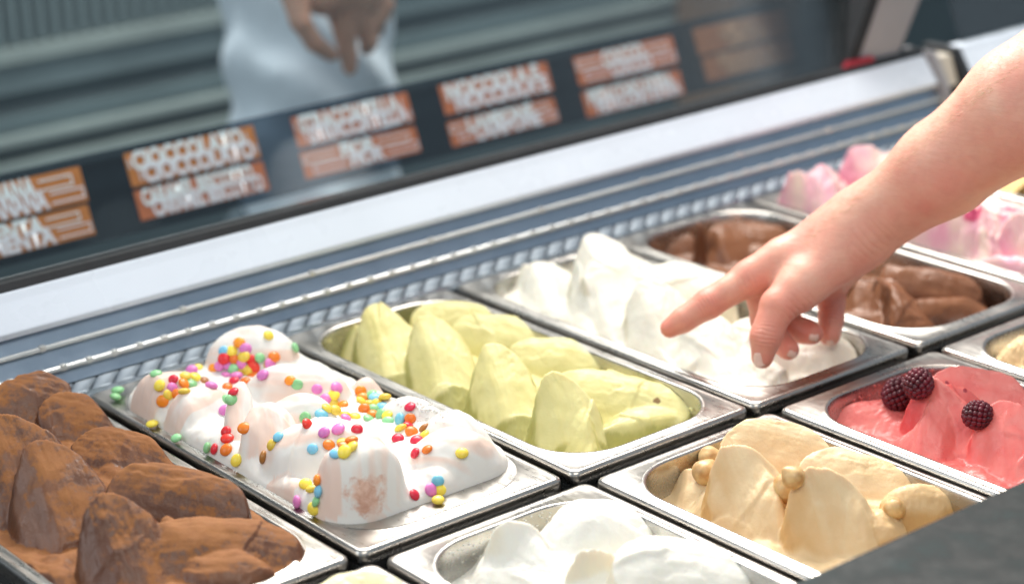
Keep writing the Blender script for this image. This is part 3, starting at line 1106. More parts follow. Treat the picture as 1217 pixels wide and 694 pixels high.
M_HAZ = cream_mat("hazelnut_cream", (0.70, 0.48, 0.25), (0.77, 0.61, 0.38), (0.56, 0.33, 0.12), specks=((0.36, 0.18, 0.07), 62, 0.76))
G["haz"] = gelato("hazelnut_ice_cream", NEAR[1], -26, [
    leaf((856, 532, 2), (992, 562, -12), 31, 7, 0, 0, True, up=.5),
    leaf((908, 650, -32), (882, 528, 21), 26.3424, 4, -8),
    leaf((1004, 672, -32), (977, 555, 21), 27.5968, 5, -8),
    leaf((950, 562, 0), (1090, 594, -16), 25, 11, 0, 0, True, up=.8),
    leaf((812, 630, -38), (842, 566, -10), 30.1056, 5, 20),
    lobe((1000, 642, -26), (1080, 642, -24), 20, 15, 0, 0.4),
    lobe((800, 622, -36), (1100, 642, -34), 20, 18),
    ridge([(888, 536, 15), (918, 572, 4), (934, 612, -14)], 12, 24, 10, 1.35),
    ridge([(985, 562, 15), (1016, 590, 4), (1030, 625, -12)], 12, 24, 10, 1.35),
    ridge([(850, 575, -10), (1080, 600, -12)], 30, 30, 20, 1.8, rough=0.15),
    leaf((925, 660, -38), (918, 598, -10), 18, 2, -6, 0.8, K=2.6, sweep=0.0),
    leaf((840, 625, -38), (838, 585, -14), 16, 2, 0, 0.7, K=2.6, sweep=0.0),
    leaf((1040, 670, -38), (1042, 610, -10), 20, 3, 0, 0.5, K=2.4, sweep=0.0),
    lobe((1043, 609, -12), (1137, 609, -18), 19, 13, 0, 0.42),
], M_HAZ, "beige hazelnut ice cream with whole nuts in its folds", 808)

M_RASP = cream_mat("raspberry_cream", (0.80, 0.14, 0.13), (0.86, 0.29, 0.25), (0.66, 0.06, 0.065), rough=0.36, specks=((0.36, 0.02, 0.04), 95, 0.75))
G["rasp"] = gelato("raspberry_ice_cream", NEAR[2], -22, [
    leaf((986, 515, -26), (1096, 494, -14), 22, 9, 0, 0.05, True, up=.9),
    leaf((1096, 474, 2), (1224, 494, -8), 32, 8, 0, 0.05, True, up=.5),
    leaf((1108, 550, -32), (1117, 452, 21), 23.8336, 4, 4),
    leaf((1156, 530, -22), (1132, 458, 15), 20.0704, 5, -6, 0.05),
    leaf((1206, 600, -36), (1205, 477, 17), 28.8512, 5, 4),
    lobe((1020, 520, -32), (1230, 540, -30), 18, 18),
    lobe((1220, 490, 0), (1270, 510, 0), 26, 16),
    ridge([(1124, 458, 15), (1150, 486, 4), (1160, 528, -14)], 12, 24, 10, 1.35),
    ridge([(1113, 462, 14), (1098, 492, 2), (1080, 522, -18)], 30, 10, 10, 1.35),
    ridge([(1060, 490, -10), (1220, 510, -8)], 30, 30, 20, 1.8, rough=0.15),
    leaf((1165, 572, -38), (1160, 508, -8), 19, 3, 0, 0.9, K=2.6, sweep=0.0),
    leaf((1050, 535, -40), (1046, 490, -16), 20, 2, 0, 0.5, K=2.6, sweep=0.0),
], M_RASP, "bright pink raspberry ice cream topped with dark berries", 909, grain=0.5, lump=1.4)

M_TAN = cream_mat("tan_cream", (0.78, 0.58, 0.33), (0.84, 0.68, 0.44), (0.68, 0.46, 0.22), rough=0.6)
G["tan"] = gelato("tan_ice_cream", NEAR[3], -26, [
    ridge([(1190, 425, -12), (1225, 398, 6), (1260, 405, 6)], 18, 26, 14, 1.7, rough=0.7),
    ridge([(1200, 440, -14), (1260, 440, -8)], 26, 26, 16, 1.8, rough=0.7),
], M_TAN, "crumbly tan ice cream cut by the right edge", 111, grain=0.8)

# cocoa dusted chocolate
mt, nt, bs = new_mat("cocoa_dusted_chocolate")
n1 = noise(nt, 30, 6, 0.68)
n2 = noise(nt, 210, 4, 0.7)
geo_ = nd(nt, "NewGeometry")
sx = nd(nt, "SeparateXYZ")
nt.links.new(geo_.outputs["Normal"], sx.inputs[0])
f = math_n(nt, "ADD", math_n(nt, "MULTIPLY", sx.outputs["Z"], 0.55), math_n(nt, "ADD", math_n(nt, "MULTIPLY", n1, 0.75), math_n(nt, "MULTIPLY", n2, 0.35)))
dust = ramp(nt, f, [(0.90, 0.0), (1.20, 1.0)])
choc = mix(nt, ramp(nt, attr(nt, "streak"), [(0.35, 0.0), (0.7, 1.0)]), (0.115, 0.040, 0.016), (0.17, 0.063, 0.024))
choc = mix(nt, math_n(nt, "MULTIPLY", attr(nt, "broken"), 0.45), choc, (0.045, 0.015, 0.007))
powder = mix(nt, ramp(nt, n1, [(0.35, 0.0), (0.7, 1.0)]), (0.24, 0.088, 0.025), (0.37, 0.150, 0.040))
nt.links.new(mix(nt, math_n(nt, "MULTIPLY", dust, 0.8), choc, powder), bs.inputs["Base Color"])
nt.links.new(mix(nt, dust, 0.34, 0.8), bs.inputs["Roughness"])
bs.inputs["Subsurface Weight"].default_value = 0.06
bs.inputs["Subsurface Scale"].default_value = 0.003
b = bump(nt, bs, n2, 0.35, 0.0008)
bump(nt, bs, noise(nt, 520, 4, 0.7), 0.5, 0.0006, b)
M_COCOA = mt
G["cocoa"] = gelato("cocoa_ice_cream", FAR[-1], 1, [
    leaf((-70, 480, 24), (90, 486, 8), 38, 17, 0, 0.05, True, up=.7),
    leaf((46, 496, 12), (158, 518, -6), 26, 10, 0, 0.15, True, up=.6),
    leaf((86, 536, 8), (210, 566, -8), 27, 10, 0, 0.15, True, up=.6),
    leaf((36, 618, 4), (14, 494, 56), 40, 6, -4),
    leaf((26, 712, -40), (24, 612, 0), 36, 3, 0, 0.9, K=2.4, sweep=0.0),
    leaf((88, 650, 2), (60, 524, 50), 29, 5, -8),
    leaf((102, 722, -40), (98, 642, -2), 27, 3, 0, 0.9, K=2.4, sweep=0.0),
    leaf((168, 722, -6), (140, 588, 44), 29, 6, -8),
    leaf((126, 590, 22), (296, 628, 4), 31, 13, 0, 0, True, up=.3),
    leaf((172, 662, 12), (366, 676, -8), 32, 15, 0, 0, True, up=.8),
    ridge([(200, 612, 22), (260, 640, 16), (300, 672, 4)], 12, 24, 12, 1.5),
    ridge([(230, 640, 18), (320, 650, 6)], 10, 22, 12, 1.5),
    lobe((200, 690, -4), (330, 690, -4), 18, 18),
], M_COCOA, "dark chocolate ice cream dusted with orange brown cocoa powder", 121, foot=(73.5, 170, 40), edge=7, grain=0.32, stria=0.5, lump=1.0, tear=1.2, fold=1.0, flaps=12, flap_h=1.5, k=1.6)

# meringue white ice cream
mt, nt, bs = new_mat("meringue_cream")
n1 = noise(nt, 26, 5, 0.6)
pk = ramp(nt, math_n(nt, "ADD", math_n(nt, "MULTIPLY", attr(nt, "streak"), 0.75), math_n(nt, "MULTIPLY", n1, 0.3)), [(0.40, 0.0), (0.66, 1.0)])
c = mix(nt, math_n(nt, "MULTIPLY", pk, 0.8), (0.78, 0.76, 0.72), (0.79, 0.58, 0.48))
nt.links.new(c, bs.inputs["Base Color"])
# the scooped brown patch at the front
tc = nd(nt, "TexCoord")
pc = on_z(437, 588, 0.020) - np.array([FAR[0][0] - 0.0005, 0.181, 0])
vm = nd(nt, "VectorMath", operation="DISTANCE")
nt.links.new(tc.outputs["Object"], vm.inputs[0])
vm.inputs[1].default_value = tuple(pc)
n3 = noise(nt, 120, 5, 0.7)
pm = ramp(nt, math_n(nt, "ADD", math_n(nt, "MULTIPLY", vm.outputs["Value"], 28.0), math_n(nt, "MULTIPLY", n3, 0.8)), [(0.66, 1.0), (0.82, 0.0)])
scoop = mix(nt, ramp(nt, noise(nt, 150, 5, 0.7), [(0.35, 0.0), (0.65, 1.0)]), (0.58, 0.32, 0.23), (0.78, 0.54, 0.43))
nt.links.new(mix(nt, pm, c, scoop), bs.inputs["Base Color"])
bs.inputs["Roughness"].default_value = 0.42
bs.inputs["Subsurface Weight"].default_value = 0.3
bs.inputs["Subsurface Radius"].default_value = (1.0, 0.75, 0.55)
bs.inputs["Subsurface Scale"].default_value = 0.005
bump(nt, bs, noise(nt, 160, 3, 0.5), 0.10, 0.0008)
M_MER = mt
G["mer"] = gelato("meringue_ice_cream", (FAR[0][0] - 0.0005, 0.181), 12, [
    lobe((138, 496, 4), (248, 470, 10), 26, 19),
    lobe((243, 432, 12), (357, 432, 8), 28, 20),
    lobe((192, 522, 2), (278, 480, 8), 25, 16),
    lobe((288, 453, 40), (283, 550, 0), 10, 8, 15),
    lobe((288, 472, 10), (417, 482, 6), 28, 19),
    lobe((320, 478, 38), (325, 575, -6), 22, 11, 10),
    lobe((318, 497, 14), (402, 507, 12), 20, 15),
    lobe((410, 472, 8), (457, 482, 0), 18, 11),
    lobe((453, 492, 8), (534, 517, 2), 20, 13),
    lobe((310, 562, 4), (467, 547, 12), 33, 25),
    lobe((427, 520, 48), (426, 634, -12), 30, 20),
    lobe((478, 562, 4), (602, 562, 0), 31, 25),
    lobe((498, 522, 8), (592, 542, 2), 26, 17),
    lobe((288, 582, 0), (392, 602, 0), 14, 17),
], M_MER, "white meringue ice cream with peach streaks under scattered candies", 131, foot=(74, 152, 30), edge=14, grain=0.0, stria=0.12, lump=0.8, tear=0.0, fold=0.5, flaps=9, flap_h=2.0, k=2.6, soft=3)

# ------------------------------------------------------------------ stone counter in the near corner
ce = on_z(1080, 630, 0.05)
mt, nt, bs = new_mat("dark_green_marble")
n1 = noise(nt, 14, 7, 0.68)
n2 = noise(nt, 55, 5, 0.6)
c = ramp(nt, n1, [(0.34, (0.003, 0.006, 0.007)), (0.52, (0.005, 0.011, 0.012)), (0.68, (0.026, 0.044, 0.046))])
c = mix(nt, ramp(nt, n2, [(0.55, 0.0), (0.75, 0.5)]), c, (0.04, 0.06, 0.06))
nt.links.new(c, bs.inputs["Base Color"])
nt.links.new(ramp(nt, n2, [(0.3, 0.5), (0.7, 0.75)]), bs.inputs["Roughness"])
bs.inputs["Specular IOR Level"].default_value = 0.25
bm = bmesh.new()
add_box(bm, (0.6, ce[1] - 0.30, 0.032), (2.6, 0.60, 0.036), bevel=0.004)
o = bm_obj("stone_counter", bm, mt)
tag(o, "dark green black marble counter edge in the near corner", "counter")

# ------------------------------------------------------------------ candies on the meringue
def bvh_of(o):
    me = o.data
    vs = [v.co + Vector(o.location) for v in me.vertices]
    return BVHTree.FromPolygons(vs, [tuple(p.vertices) for p in me.polygons])


def drop(bvh, u, v):
    d = ray(u, v)
    hit = bvh.ray_cast(Vector(CAM), Vector(d).normalized())
    return hit[0], hit[1]


CANDY = {"Y": ("yellow", (0.82, 0.62, 0.07)), "G": ("green", (0.26, 0.58, 0.27)), "R": ("red", (0.70, 0.02, 0.03)), "O": ("orange", (0.85, 0.24, 0.015)),
         "P": ("pink", (0.70, 0.20, 0.52)), "B": ("sky blue", (0.20, 0.54, 0.74)), "N": ("worn brown", (0.36, 0.14, 0.03))}


def candy_mat(name, c):
    mt, nt, bs = new_mat("candy_" + name.replace(" ", "_"))
    n = noise(nt, 260, 4, 0.6)
    cc = mix(nt, ramp(nt, n, [(0.62, 0.0), (0.78, 0.55)]), c, tuple(x * 0.55 + 0.03 for x in c))
    oi = nd(nt, "ObjectInfo")
    hs = nd(nt, "HueSaturation")
    nt.links.new(cc, hs.inputs["Color"])
    nt.links.new(math_n(nt, "ADD", math_n(nt, "MULTIPLY", oi.outputs["Random"], 0.28), 0.86), hs.inputs["Value"])
    nt.links.new(math_n(nt, "ADD", math_n(nt, "MULTIPLY", oi.outputs["Random"], 0.022), 0.489), hs.inputs["Hue"])
    nt.links.new(hs.outputs["Color"], bs.inputs["Base Color"])
    bs.inputs["Roughness"].default_value = 0.36
    bs.inputs["Subsurface Weight"].default_value = 0.12
    bs.inputs["Subsurface Scale"].default_value = 0.002
    bump(nt, bs, noise(nt, 350, 3), 0.12, 0.0003)
    return mt


bm = bmesh.new()
bmesh.ops.create_uvsphere(bm, u_segments=20, v_segments=12, radius=0.0042)
for v in bm.verts:
    v.co.z *= 0.54
candy_base = bpy.data.meshes.new("candy")
bm.to_mesh(candy_base)
bm.free()
candy_base.polygons.foreach_set("use_smooth", [True] * len(candy_base.polygons))
CM = {}
for k, (nm, c) in CANDY.items():
    me = candy_base.copy()
    me.materials.append(candy_mat(nm, c))
    CM[k] = me
LIST = [
    (130, 380, "G385,447 Y500,393 G630,367 Y730,300 G765,312 Y732,400 P680,420 R527,492 Y625,468 Y705,473 O610,530 G672,533 N770,512 P838,553 Y422,547 P517,558 O550,600 Y617,595 Y492,612 O438,670 Y118,530 G68,582 G50,635 O855,402 P905,385"),
    (260, 380, "O170,193 B45,258 Y105,262 P220,240 R45,300 O130,328 Y215,280 R240,318 G335,318 O455,308 P425,350 Y378,340 R275,355 P85,355 P185,360 Y45,365 Y178,398 G125,400 Y228,415 P85,438 P160,460 R138,490 O278,457 P368,463 O222,513 O70,560 G65,658 G105,660 R115,630 Y405,133 G620,232 O765,282 O588,502 G632,525 P810,572 P968,563 P880,658"),
    (360, 430, "Y255,278 Y250,340 Y195,385 Y235,400 O330,360 O475,240 O490,290 Y472,332 G565,275 B585,295 Y560,325 P625,305 Y668,305 Y610,350 B653,378 O505,390 G575,395 O575,440 G650,435 G553,458 Y700,445 G700,480 B808,472 Y345,440 Y430,450 P350,468 B150,443 G25,462 R32,515 P178,585 P292,555 R445,558 R975,300 R885,375 O795,250 O885,470 R872,515 Y828,540 O893,585 R940,655 Y1005,605 N1000,545 R783,637"),
    (200, 470, "P470,128 R482,300 R487,355 O478,447 G330,432 R382,440 O628,270 Y570,537 B912,347 Y853,408 N788,508 G70,360"),
    (320, 490, "B362,303 O487,275 B548,342 Y605,250 O615,278 O678,240 Y655,280 Y640,320 Y300,595 Y357,640 O405,560 B408,650"),
    (450, 460, "R312,550 O402,517 Y687,552"),
    (450, 540, "R288,335 B487,218 P430,290 Y492,290 Y490,385"),
    (300, 540, "G530,385 P378,388 Y510,445"),
    (60.0, 420.0, "Y838,583"),
]
mer_bvh = bvh_of(G["mer"])
placed, info = [], []
for ox, oy, txt in LIST:
    for tok in txt.split():
        k = tok[0]
        zx, zy = map(float, tok[1:].split(","))
        u, v = ox + zx / 6.9375, oy + zy / 6.9375
        p, n = drop(mer_bvh, u, v)
        if p is None:
            p = Vector(on_z(u, v, 0.003))
            if not (0.002 < p.x < 0.164 and 0.01 < p.y < 0.35):
                continue
            n = Vector((0, 0, 1))
        n = (n + Vector((random.uniform(-.5, .5), random.uniform(-.5, .5), random.uniform(-.2, .5)))).normalized()
        c = p + n * random.uniform(0.0002, 0.0014)
        # loosen candies that would sit inside one another
        for _ in range(6):
            for q_ in placed:
                dv_ = c - q_
                if 0 < dv_.length < 0.0062:
                    c = c + dv_.normalized() * (0.0062 - dv_.length) * 0.6
        placed.append(c.copy())
        o = bpy.data.objects.new("candy", CM[k])
        col.objects.link(o)
        o.location = c
        o.rotation_euler = n.to_track_quat("Z", "Y").to_euler()
        s = random.uniform(0.96, 1.2)
        o.scale = (s, s * random.uniform(0.92, 1.0), s * random.uniform(0.9, 1.05))
        info.append((o, k, u, v))


def spot(u, v):
    if u < 160:
        return "beside the far left meringue dome"
    if u < 258:
        return "on the far left meringue dome" if v < 490 else "at the left meringue foot"
    if v < 468 and u < 345:
        return "in the heap on the far meringue crest"
    if v < 480 and u < 420:
        return "on the middle back meringue fold"
    if u > 405 and v < 500:
        return "in the heap on the right back meringue edge"
    if u > 478:
        return "on the right front meringue dome"
    if v > 560:
        return "low at the meringue front"
    if u > 330:
        return "on the big front meringue dome"
    return "in the middle meringue hollow"


for o, k, u, v in info:
    near = sorted((((u2 - u) ** 2 + (v2 - v) ** 2, k2, u2, v2) for o2, k2, u2, v2 in info if o2 is not o))[0]
    dx, dy = u - near[2], v - near[3]
    rel = ("right of" if dx > 0 else "left of") if abs(dx) > abs(dy) else ("below" if dy > 0 else "above")
    nm = CANDY[k][0]
    tag(o, "%s candy %s %s one %s" % (nm, rel, CANDY[near[1]][0], spot(u, v)), "candy", "%s candies on the meringue ice cream" % nm)

same = {}
for o, k, u, v in info:
    same.setdefault(o["label"], []).append((v, u, o))
for lab, members in same.items():
    if len(members) > 1:
        members.sort(key=lambda q: (q[0], q[1]))
        for w_, (v, u, o) in zip(("upper", "lower", "lowest"), members):
            o["label"] = w_ + " " + lab

# ------------------------------------------------------------------ hazelnuts
mt, nt, bs = new_mat("hazelnut_skinless")
n1 = noise(nt, 130, 4)
nt.links.new(ramp(nt, n1, [(0.35, (0.46, 0.25, 0.09)), (0.6, (0.68, 0.46, 0.21))]), bs.inputs["Base Color"])
bs.inputs["Roughness"].default_value = 0.42
bs.inputs["Subsurface Weight"].default_value = 0.15
bs.inputs["Subsurface Scale"].default_value = 0.003
bump(nt, bs, noise(nt, 300, 4), 0.3, 0.0006)
bm = bmesh.new()
bmesh.ops.create_uvsphere(bm, u_segments=32, v_segments=18, radius=0.0072)
for v in bm.verts:
    a = math.atan2(v.co.y, v.co.x)
    zz = v.co.z / 0.0072
    k = 1 + 0.035 * math.cos(9 * a) * (1 - zz * zz) + 0.02 * math.sin(4 * a + 1)
    v.co.x *= k * (1 - 0.12 * max(0, zz) ** 2)
    v.co.y *= k * (1 - 0.12 * max(0, zz) ** 2)
    v.co.z *= 0.95 + 0.22 * max(0, zz) ** 6
nut_me = bpy.data.meshes.new("hazelnut")
bm.to_mesh(nut_me)
bm.free()
nut_me.materials.append(mt)
nut_me.polygons.foreach_set("use_smooth", [True] * len(nut_me.polygons))
hb = bvh_of(G["haz"])
for u, v, s, rot, lab in ((849, 542, 0.98, (1.2, 0.3, 0.5), "whole hazelnut nearest the back corner of the hazelnut pan"), (838, 562, 1.1, (0.8, -0.5, 2), "larger whole hazelnut just below another on the left slope"),
                          (931, 580, 1.22, (1.3, 0.2, 1.0), "biggest whole hazelnut wedged between the two beige fins"), (946, 566, 0.95, (0.5, 0.7, 3), "toasty hazelnut tucked behind the biggest nut"),
                          (1063, 602, 0.9, (0.2, 1.0, 1), "hazelnut half buried in the rough beige patch by the counter")):
    p, n = drop(hb, u, v + 3)
    if p is None:
        continue
    o = bpy.data.objects.new("hazelnut", nut_me)
    col.objects.link(o)
    o.location = p + n * 0.0035 * s
    o.rotation_euler = rot
    s *= 1.15
    o.scale = (s, s, s)
    tag(o, lab, "nut", "hazelnuts on the hazelnut ice cream")

# ------------------------------------------------------------------ dark raspberries
mt, nt, bs = new_mat("dark_raspberry")
n1 = noise(nt, 90, 3)
nt.links.new(ramp(nt, n1, [(0.3, (0.045, 0.004, 0.010)), (0.7, (0.16, 0.010, 0.025))]), bs.inputs["Base Color"])
bs.inputs["Roughness"].default_value = 0.42
bs.inputs["Subsurface Weight"].default_value = 0.2
bs.inputs["Subsurface Scale"].default_value = 0.002
bump(nt, bs, noise(nt, 500, 3), 0.3, 0.0004)
M_BERRY = mt
core = bmesh.new()
bmesh.ops.create_uvsphere(core, u_segments=20, v_segments=12, radius=0.0095)
core_me = bpy.data.meshes.new("raspberry")
core.to_mesh(core_me)
core.free()
core_me.materials.append(M_BERRY)
dm = bmesh.new()
for i in range(92):
    z = 1 - 2 * (i + 0.5) / 92
    a = i * 2.399963
    rr = math.sqrt(1 - z * z)
    c = Vector((rr * math.cos(a), rr * math.sin(a), z)) * 0.0096
    r = bmesh.ops.create_icosphere(dm, subdivisions=2, radius=0.0022 * random.uniform(0.9, 1.12))
    bmesh.ops.translate(dm, verts=r["verts"], vec=c)
drup_me = bpy.data.meshes.new("drupelets")
dm.to_mesh(drup_me)
dm.free()
drup_me.materials.append(M_BERRY)
drup_me.polygons.foreach_set("use_smooth", [True] * len(drup_me.polygons))
rb = bvh_of(G["rasp"])
for u, v, s, rot, lab in ((1068, 473, 1.05, (0.3, 0.5, 0), "dark raspberry standing in front at the left edge of the pink ice cream"), (1091, 459, 0.95, (0.8, 0.2, 2), "dark raspberry half hidden behind the pink peak"),
                          (1164, 497, 0.9, (1.1, -0.4, 1), "dark raspberry nested in the hollow of the pink ice cream")):
    p, n = drop(rb, u, v + 6)
    if p is None:
        continue
    o = bpy.data.objects.new("raspberry", core_me)
    col.objects.link(o)
    o.location = p + n * 0.002 + Vector((0, 0, 0.0055))
    o.rotation_euler = rot
    o.scale = (s, s, s * 1.08)
    tag(o, lab, "raspberry", "dark raspberries on the pink ice cream")
    d = bpy.data.objects.new("drupelets", drup_me)
    col.objects.link(d)
    d.parent = o
    d["kind"] = "stuff"

# ------------------------------------------------------------------ loose crumbs
def crumbs(name, spots, size, mat, label, zlift=0.0):
    bm = bmesh.new()
    for p in spots:
        r = bmesh.ops.create_icosphere(bm, subdivisions=1, radius=size * random.uniform(0.5, 1.2))
        sc = Vector((random.uniform(0.6, 1.7), random.uniform(0.6, 1.2), random.uniform(0.35, 0.8)))
        R_ = Matrix.Rotation(random.uniform(0, 6.28), 4, "Z") @ Matrix.Rotation(random.uniform(-.6, .6), 4, "X")
        bmesh.ops.transform(bm, matrix=Matrix.Translation(p) @ R_ @ Matrix.Diagonal((*sc, 1)), verts=r["verts"])
    o = bm_obj(name, bm, mat, None, True)
    tag(o, label, "crumbs", kind="stuff")


pan_cv, pan_cf = rv + bv, rf + [tuple(i + len(rv) for i in f) for f in bf]
def pan_bvh(ctr):
    return BVHTree.FromPolygons([Vector((x + ctr[0], y + ctr[1], z)) for x, y, z in pan_cv], pan_cf)


pb = pan_bvh(NEAR[0])
sp = []
for k in range(70):
    t = random.random()
    u, v = 512 + t * 150 + random.gauss(0, 8), 668 - t * 56 + random.gauss(0, 7) - 8 * math.sin(t * 3.1)
    p, n = drop(pb, u, v)
    if p is not None and p.z < -0.0015:
        sp.append(p)
crumbs("coconut_flakes", sp, 0.0011, M_COCO, "white coconut flakes stuck to the steel wall of the coconut pan")
sp = []
for k in range(130):
    p, n = drop(mer_bvh, random.gauss(505, 16), random.gauss(487, 7))
    if p is not None:
        sp.append(p + n * 0.0004)
crumbs("sugar_crumbs", sp, 0.0008, M_MER, "white sugary crumbs at the back right of the candied ice cream")
pb = pan_bvh(NEAR[2])
sp = []
for k in range(60):
    t = random.random()
    p, n = drop(pb, 1000 + t * 110 + random.gauss(0, 5), 478 - t * 42 + random.gauss(0, 5))
    if p is not None and p.z < -0.0015:
        sp.append(p)
crumbs("raspberry_smears", sp, 0.0014, M_RASP, "pink smears of raspberry ice cream on the steel pan wall")
pb = pan_bvh(FAR[1])
sp = []
for k in range(40):
    p, n = drop(pb, *random.choice([(389, 405), (440, 385), (800, 492), (822, 486), (545, 512)]))
    if p is None:
        continue
    sp.append(p + Vector((random.gauss(0, .002), random.gauss(0, .002), 0.0)))
crumbs("pistachio_crumbs", sp, 0.0011, M_PIST, "yellow green crumbs on the wall of the pistachio pan")

# ------------------------------------------------------------------ bodies from blended limbs
def grid_cap(Pm, a, b, ra, rb_, flat=None):
    a, b = np.array(a, np.float32), np.array(b, np.float32)
    ab = b - a
    l2 = float(ab @ ab) + 1e-12
    t = np.clip(((Pm[0] - a[0]) * ab[0] + (Pm[1] - a[1]) * ab[1] + (Pm[2] - a[2]) * ab[2]) / l2, 0, 1)
    return np.sqrt((Pm[0] - a[0] - t * ab[0]) ** 2 + (Pm[1] - a[1] - t * ab[1]) ** 2 + (Pm[2] - a[2] - t * ab[2]) ** 2) - (ra + t * (rb_ - ra))


def smin(a, b, k):
    h = np.clip(0.5 + 0.5 * (b - a) / k, 0, 1)
    return b * (1 - h) + a * h - k * h * (1 - h)


def surface_nets(Fv, org, h):
    ins = Fv < 0
    nx, ny, nz = Fv.shape
    cnt = np.zeros((nx - 1, ny - 1, nz - 1), np.int8)
    cs = [(i, j, k) for i in (0, 1) for j in (0, 1) for k in (0, 1)]
    sl = lambda A, c: A[c[0]:nx - 1 + c[0], c[1]:ny - 1 + c[1], c[2]:nz - 1 + c[2]]
    for c in cs:
        cnt += sl(ins, c)
    act = (cnt > 0) & (cnt < 8)
    ii = np.argwhere(act)
    vid = np.full(act.shape, -1, np.int64)
    vid[act] = np.arange(len(ii))
    acc, num = np.zeros((len(ii), 3)), np.zeros(len(ii))
    for a in cs:
        for ax in range(3):
            if a[ax]:
                continue
            b = list(a)
            b[ax] = 1
            fa = Fv[ii[:, 0] + a[0], ii[:, 1] + a[1], ii[:, 2] + a[2]]
            fb = Fv[ii[:, 0] + b[0], ii[:, 1] + b[1], ii[:, 2] + b[2]]
            mk = (fa < 0) != (fb < 0)
            t = np.where(mk, fa / np.where(mk, fa - fb, 1), 0)
            pt = np.repeat(np.array(a, float)[None], len(ii), 0)
            pt[:, ax] += t
            acc += pt * mk[:, None]
            num += mk
    V = (ii + acc / num[:, None]) * h + np.array(org)
    faces = []
    for ax in range(3):
        o1, o2 = (ax + 1) % 3, (ax + 2) % 3
        s0 = [slice(1, -1)] * 3
        s0[ax] = slice(0, -1)
        s1 = [slice(1, -1)] * 3
        s1[ax] = slice(1, None)
        A, B = ins[tuple(s0)], ins[tuple(s1)]
        e = np.argwhere(A != B)
        off = np.array([1, 1, 1])
        off[ax] = 0
        g = e + off
        inn = A[tuple(e.T)]
        def vi(d1, d2):
            q_ = g.copy()
            q_[:, o1] -= d1
            q_[:, o2] -= d2
            return vid[tuple(q_.T)]
        qd = np.stack([vi(1, 1), vi(0, 1), vi(0, 0), vi(1, 0)], -1)
        qd = np.where(inn[:, None], qd, qd[:, ::-1])
        faces.append(qd)
    Fq = np.concatenate(faces)
    return V, Fq[(Fq >= 0).all(1)]


def relax(V, Fq, n=2, w=0.5):
    for _ in range(n):
        acc, num = np.zeros_like(V), np.zeros(len(V))
        for i in range(4):
            for j in (1, 3):
                np.add.at(acc, Fq[:, i], V[Fq[:, (i + j) % 4]])
                np.add.at(num, Fq[:, i], 1)
        V = V * (1 - w) + acc / np.maximum(num, 1)[:, None] * w
    return V


def body_mesh(name, fn, lo, hi, h, mat, parent=None, smooth_n=2):
    lo, hi = np.array(lo), np.array(hi)
    n = np.ceil((hi - lo) / h).astype(int) + 1
    Pm = np.meshgrid(*[(lo[i] + np.arange(n[i]) * h).astype(np.float32) for i in range(3)], indexing="ij")
    V, Fq = surface_nets(fn(Pm), lo, h)
    V = relax(V, Fq, smooth_n)
    me = bpy.data.meshes.new(name)
    me.vertices.add(len(V))
    me.vertices.foreach_set("co", V.ravel())
    me.loops.add(Fq.size)
    me.loops.foreach_set("vertex_index", Fq.ravel())
    me.polygons.add(len(Fq))
    me.polygons.foreach_set("loop_start", np.arange(0, Fq.size, 4))
    me.update()
    me.validate()
    return link(name, me, mat, parent)


def skin_mat(name, c, red, creases=()):
    mt, nt, bs = new_mat(name)
    n1 = noise(nt, 24, 4, 0.6)
    n2 = noise(nt, 150, 4, 0.6)
    cc = mix(nt, ramp(nt, n1, [(0.35, 0.0), (0.68, 1.0)]), c, red)
    cc = mix(nt, ramp(nt, n2, [(0.45, 0.0), (0.75, 0.35)]), cc, tuple(x * 0.86 for x in red))
    cc = mix(nt, math_n(nt, "MULTIPLY", attr(nt, "flush"), 1.0), cc, (red[0] * 0.98, red[1] * 0.66, red[2] * 0.64))
    nt.links.new(cc, bs.inputs["Base Color"])
    bs.inputs["Roughness"].default_value = 0.48
    bs.inputs["Subsurface Weight"].default_value = 0.35
    bs.inputs["Subsurface Radius"].default_value = (1.0, 0.32, 0.18)
    bs.inputs["Subsurface Scale"].default_value = 0.006
    b = bump(nt, bs, noise(nt, 700, 3, 0.6), 0.25, 0.0004)
    # fine skin folds across the hand
    fold = noise(nt, 60, 3, 0.6, stretch=(1.0, 1.0, 3.5))
    b = bump(nt, bs, fold, 0.28, 0.0016, b)
    for (pa, pb_, rad, per) in creases:
        ax_ = Vector(pb_ - pa).normalized()
        tc_ = nd(nt, 'TexCoord')
        dt = nd(nt, 'VectorMath', operation='DOT_PRODUCT')
        nt.links.new(tc_.outputs['Object'], dt.inputs[0])
        dt.inputs[1].default_value = ax_
        ds = nd(nt, 'VectorMath', operation='DISTANCE')
        nt.links.new(tc_.outputs['Object'], ds.inputs[0])
        ds.inputs[1].default_value = tuple(pa)
        msk = ramp(nt, math_n(nt, 'DIVIDE', ds.outputs['Value'], rad), [(0.35, 1.0), (1.0, 0.0)])
        wob_ = math_n(nt, 'MULTIPLY', noise(nt, 90, 3), 0.004)
        sn_ = math_n(nt, 'SINE', math_n(nt, 'MULTIPLY', math_n(nt, 'ADD', dt.outputs['Value'], wob_), 6.283 / per))
        gr_ = math_n(nt, 'POWER', math_n(nt, 'MULTIPLY', math_n(nt, 'ADD', sn_, 1.0), 0.5), 0.45)
        b = bump(nt, bs, math_n(nt, 'MULTIPLY', gr_, msk), 0.55, 0.0010, b)
    return mt


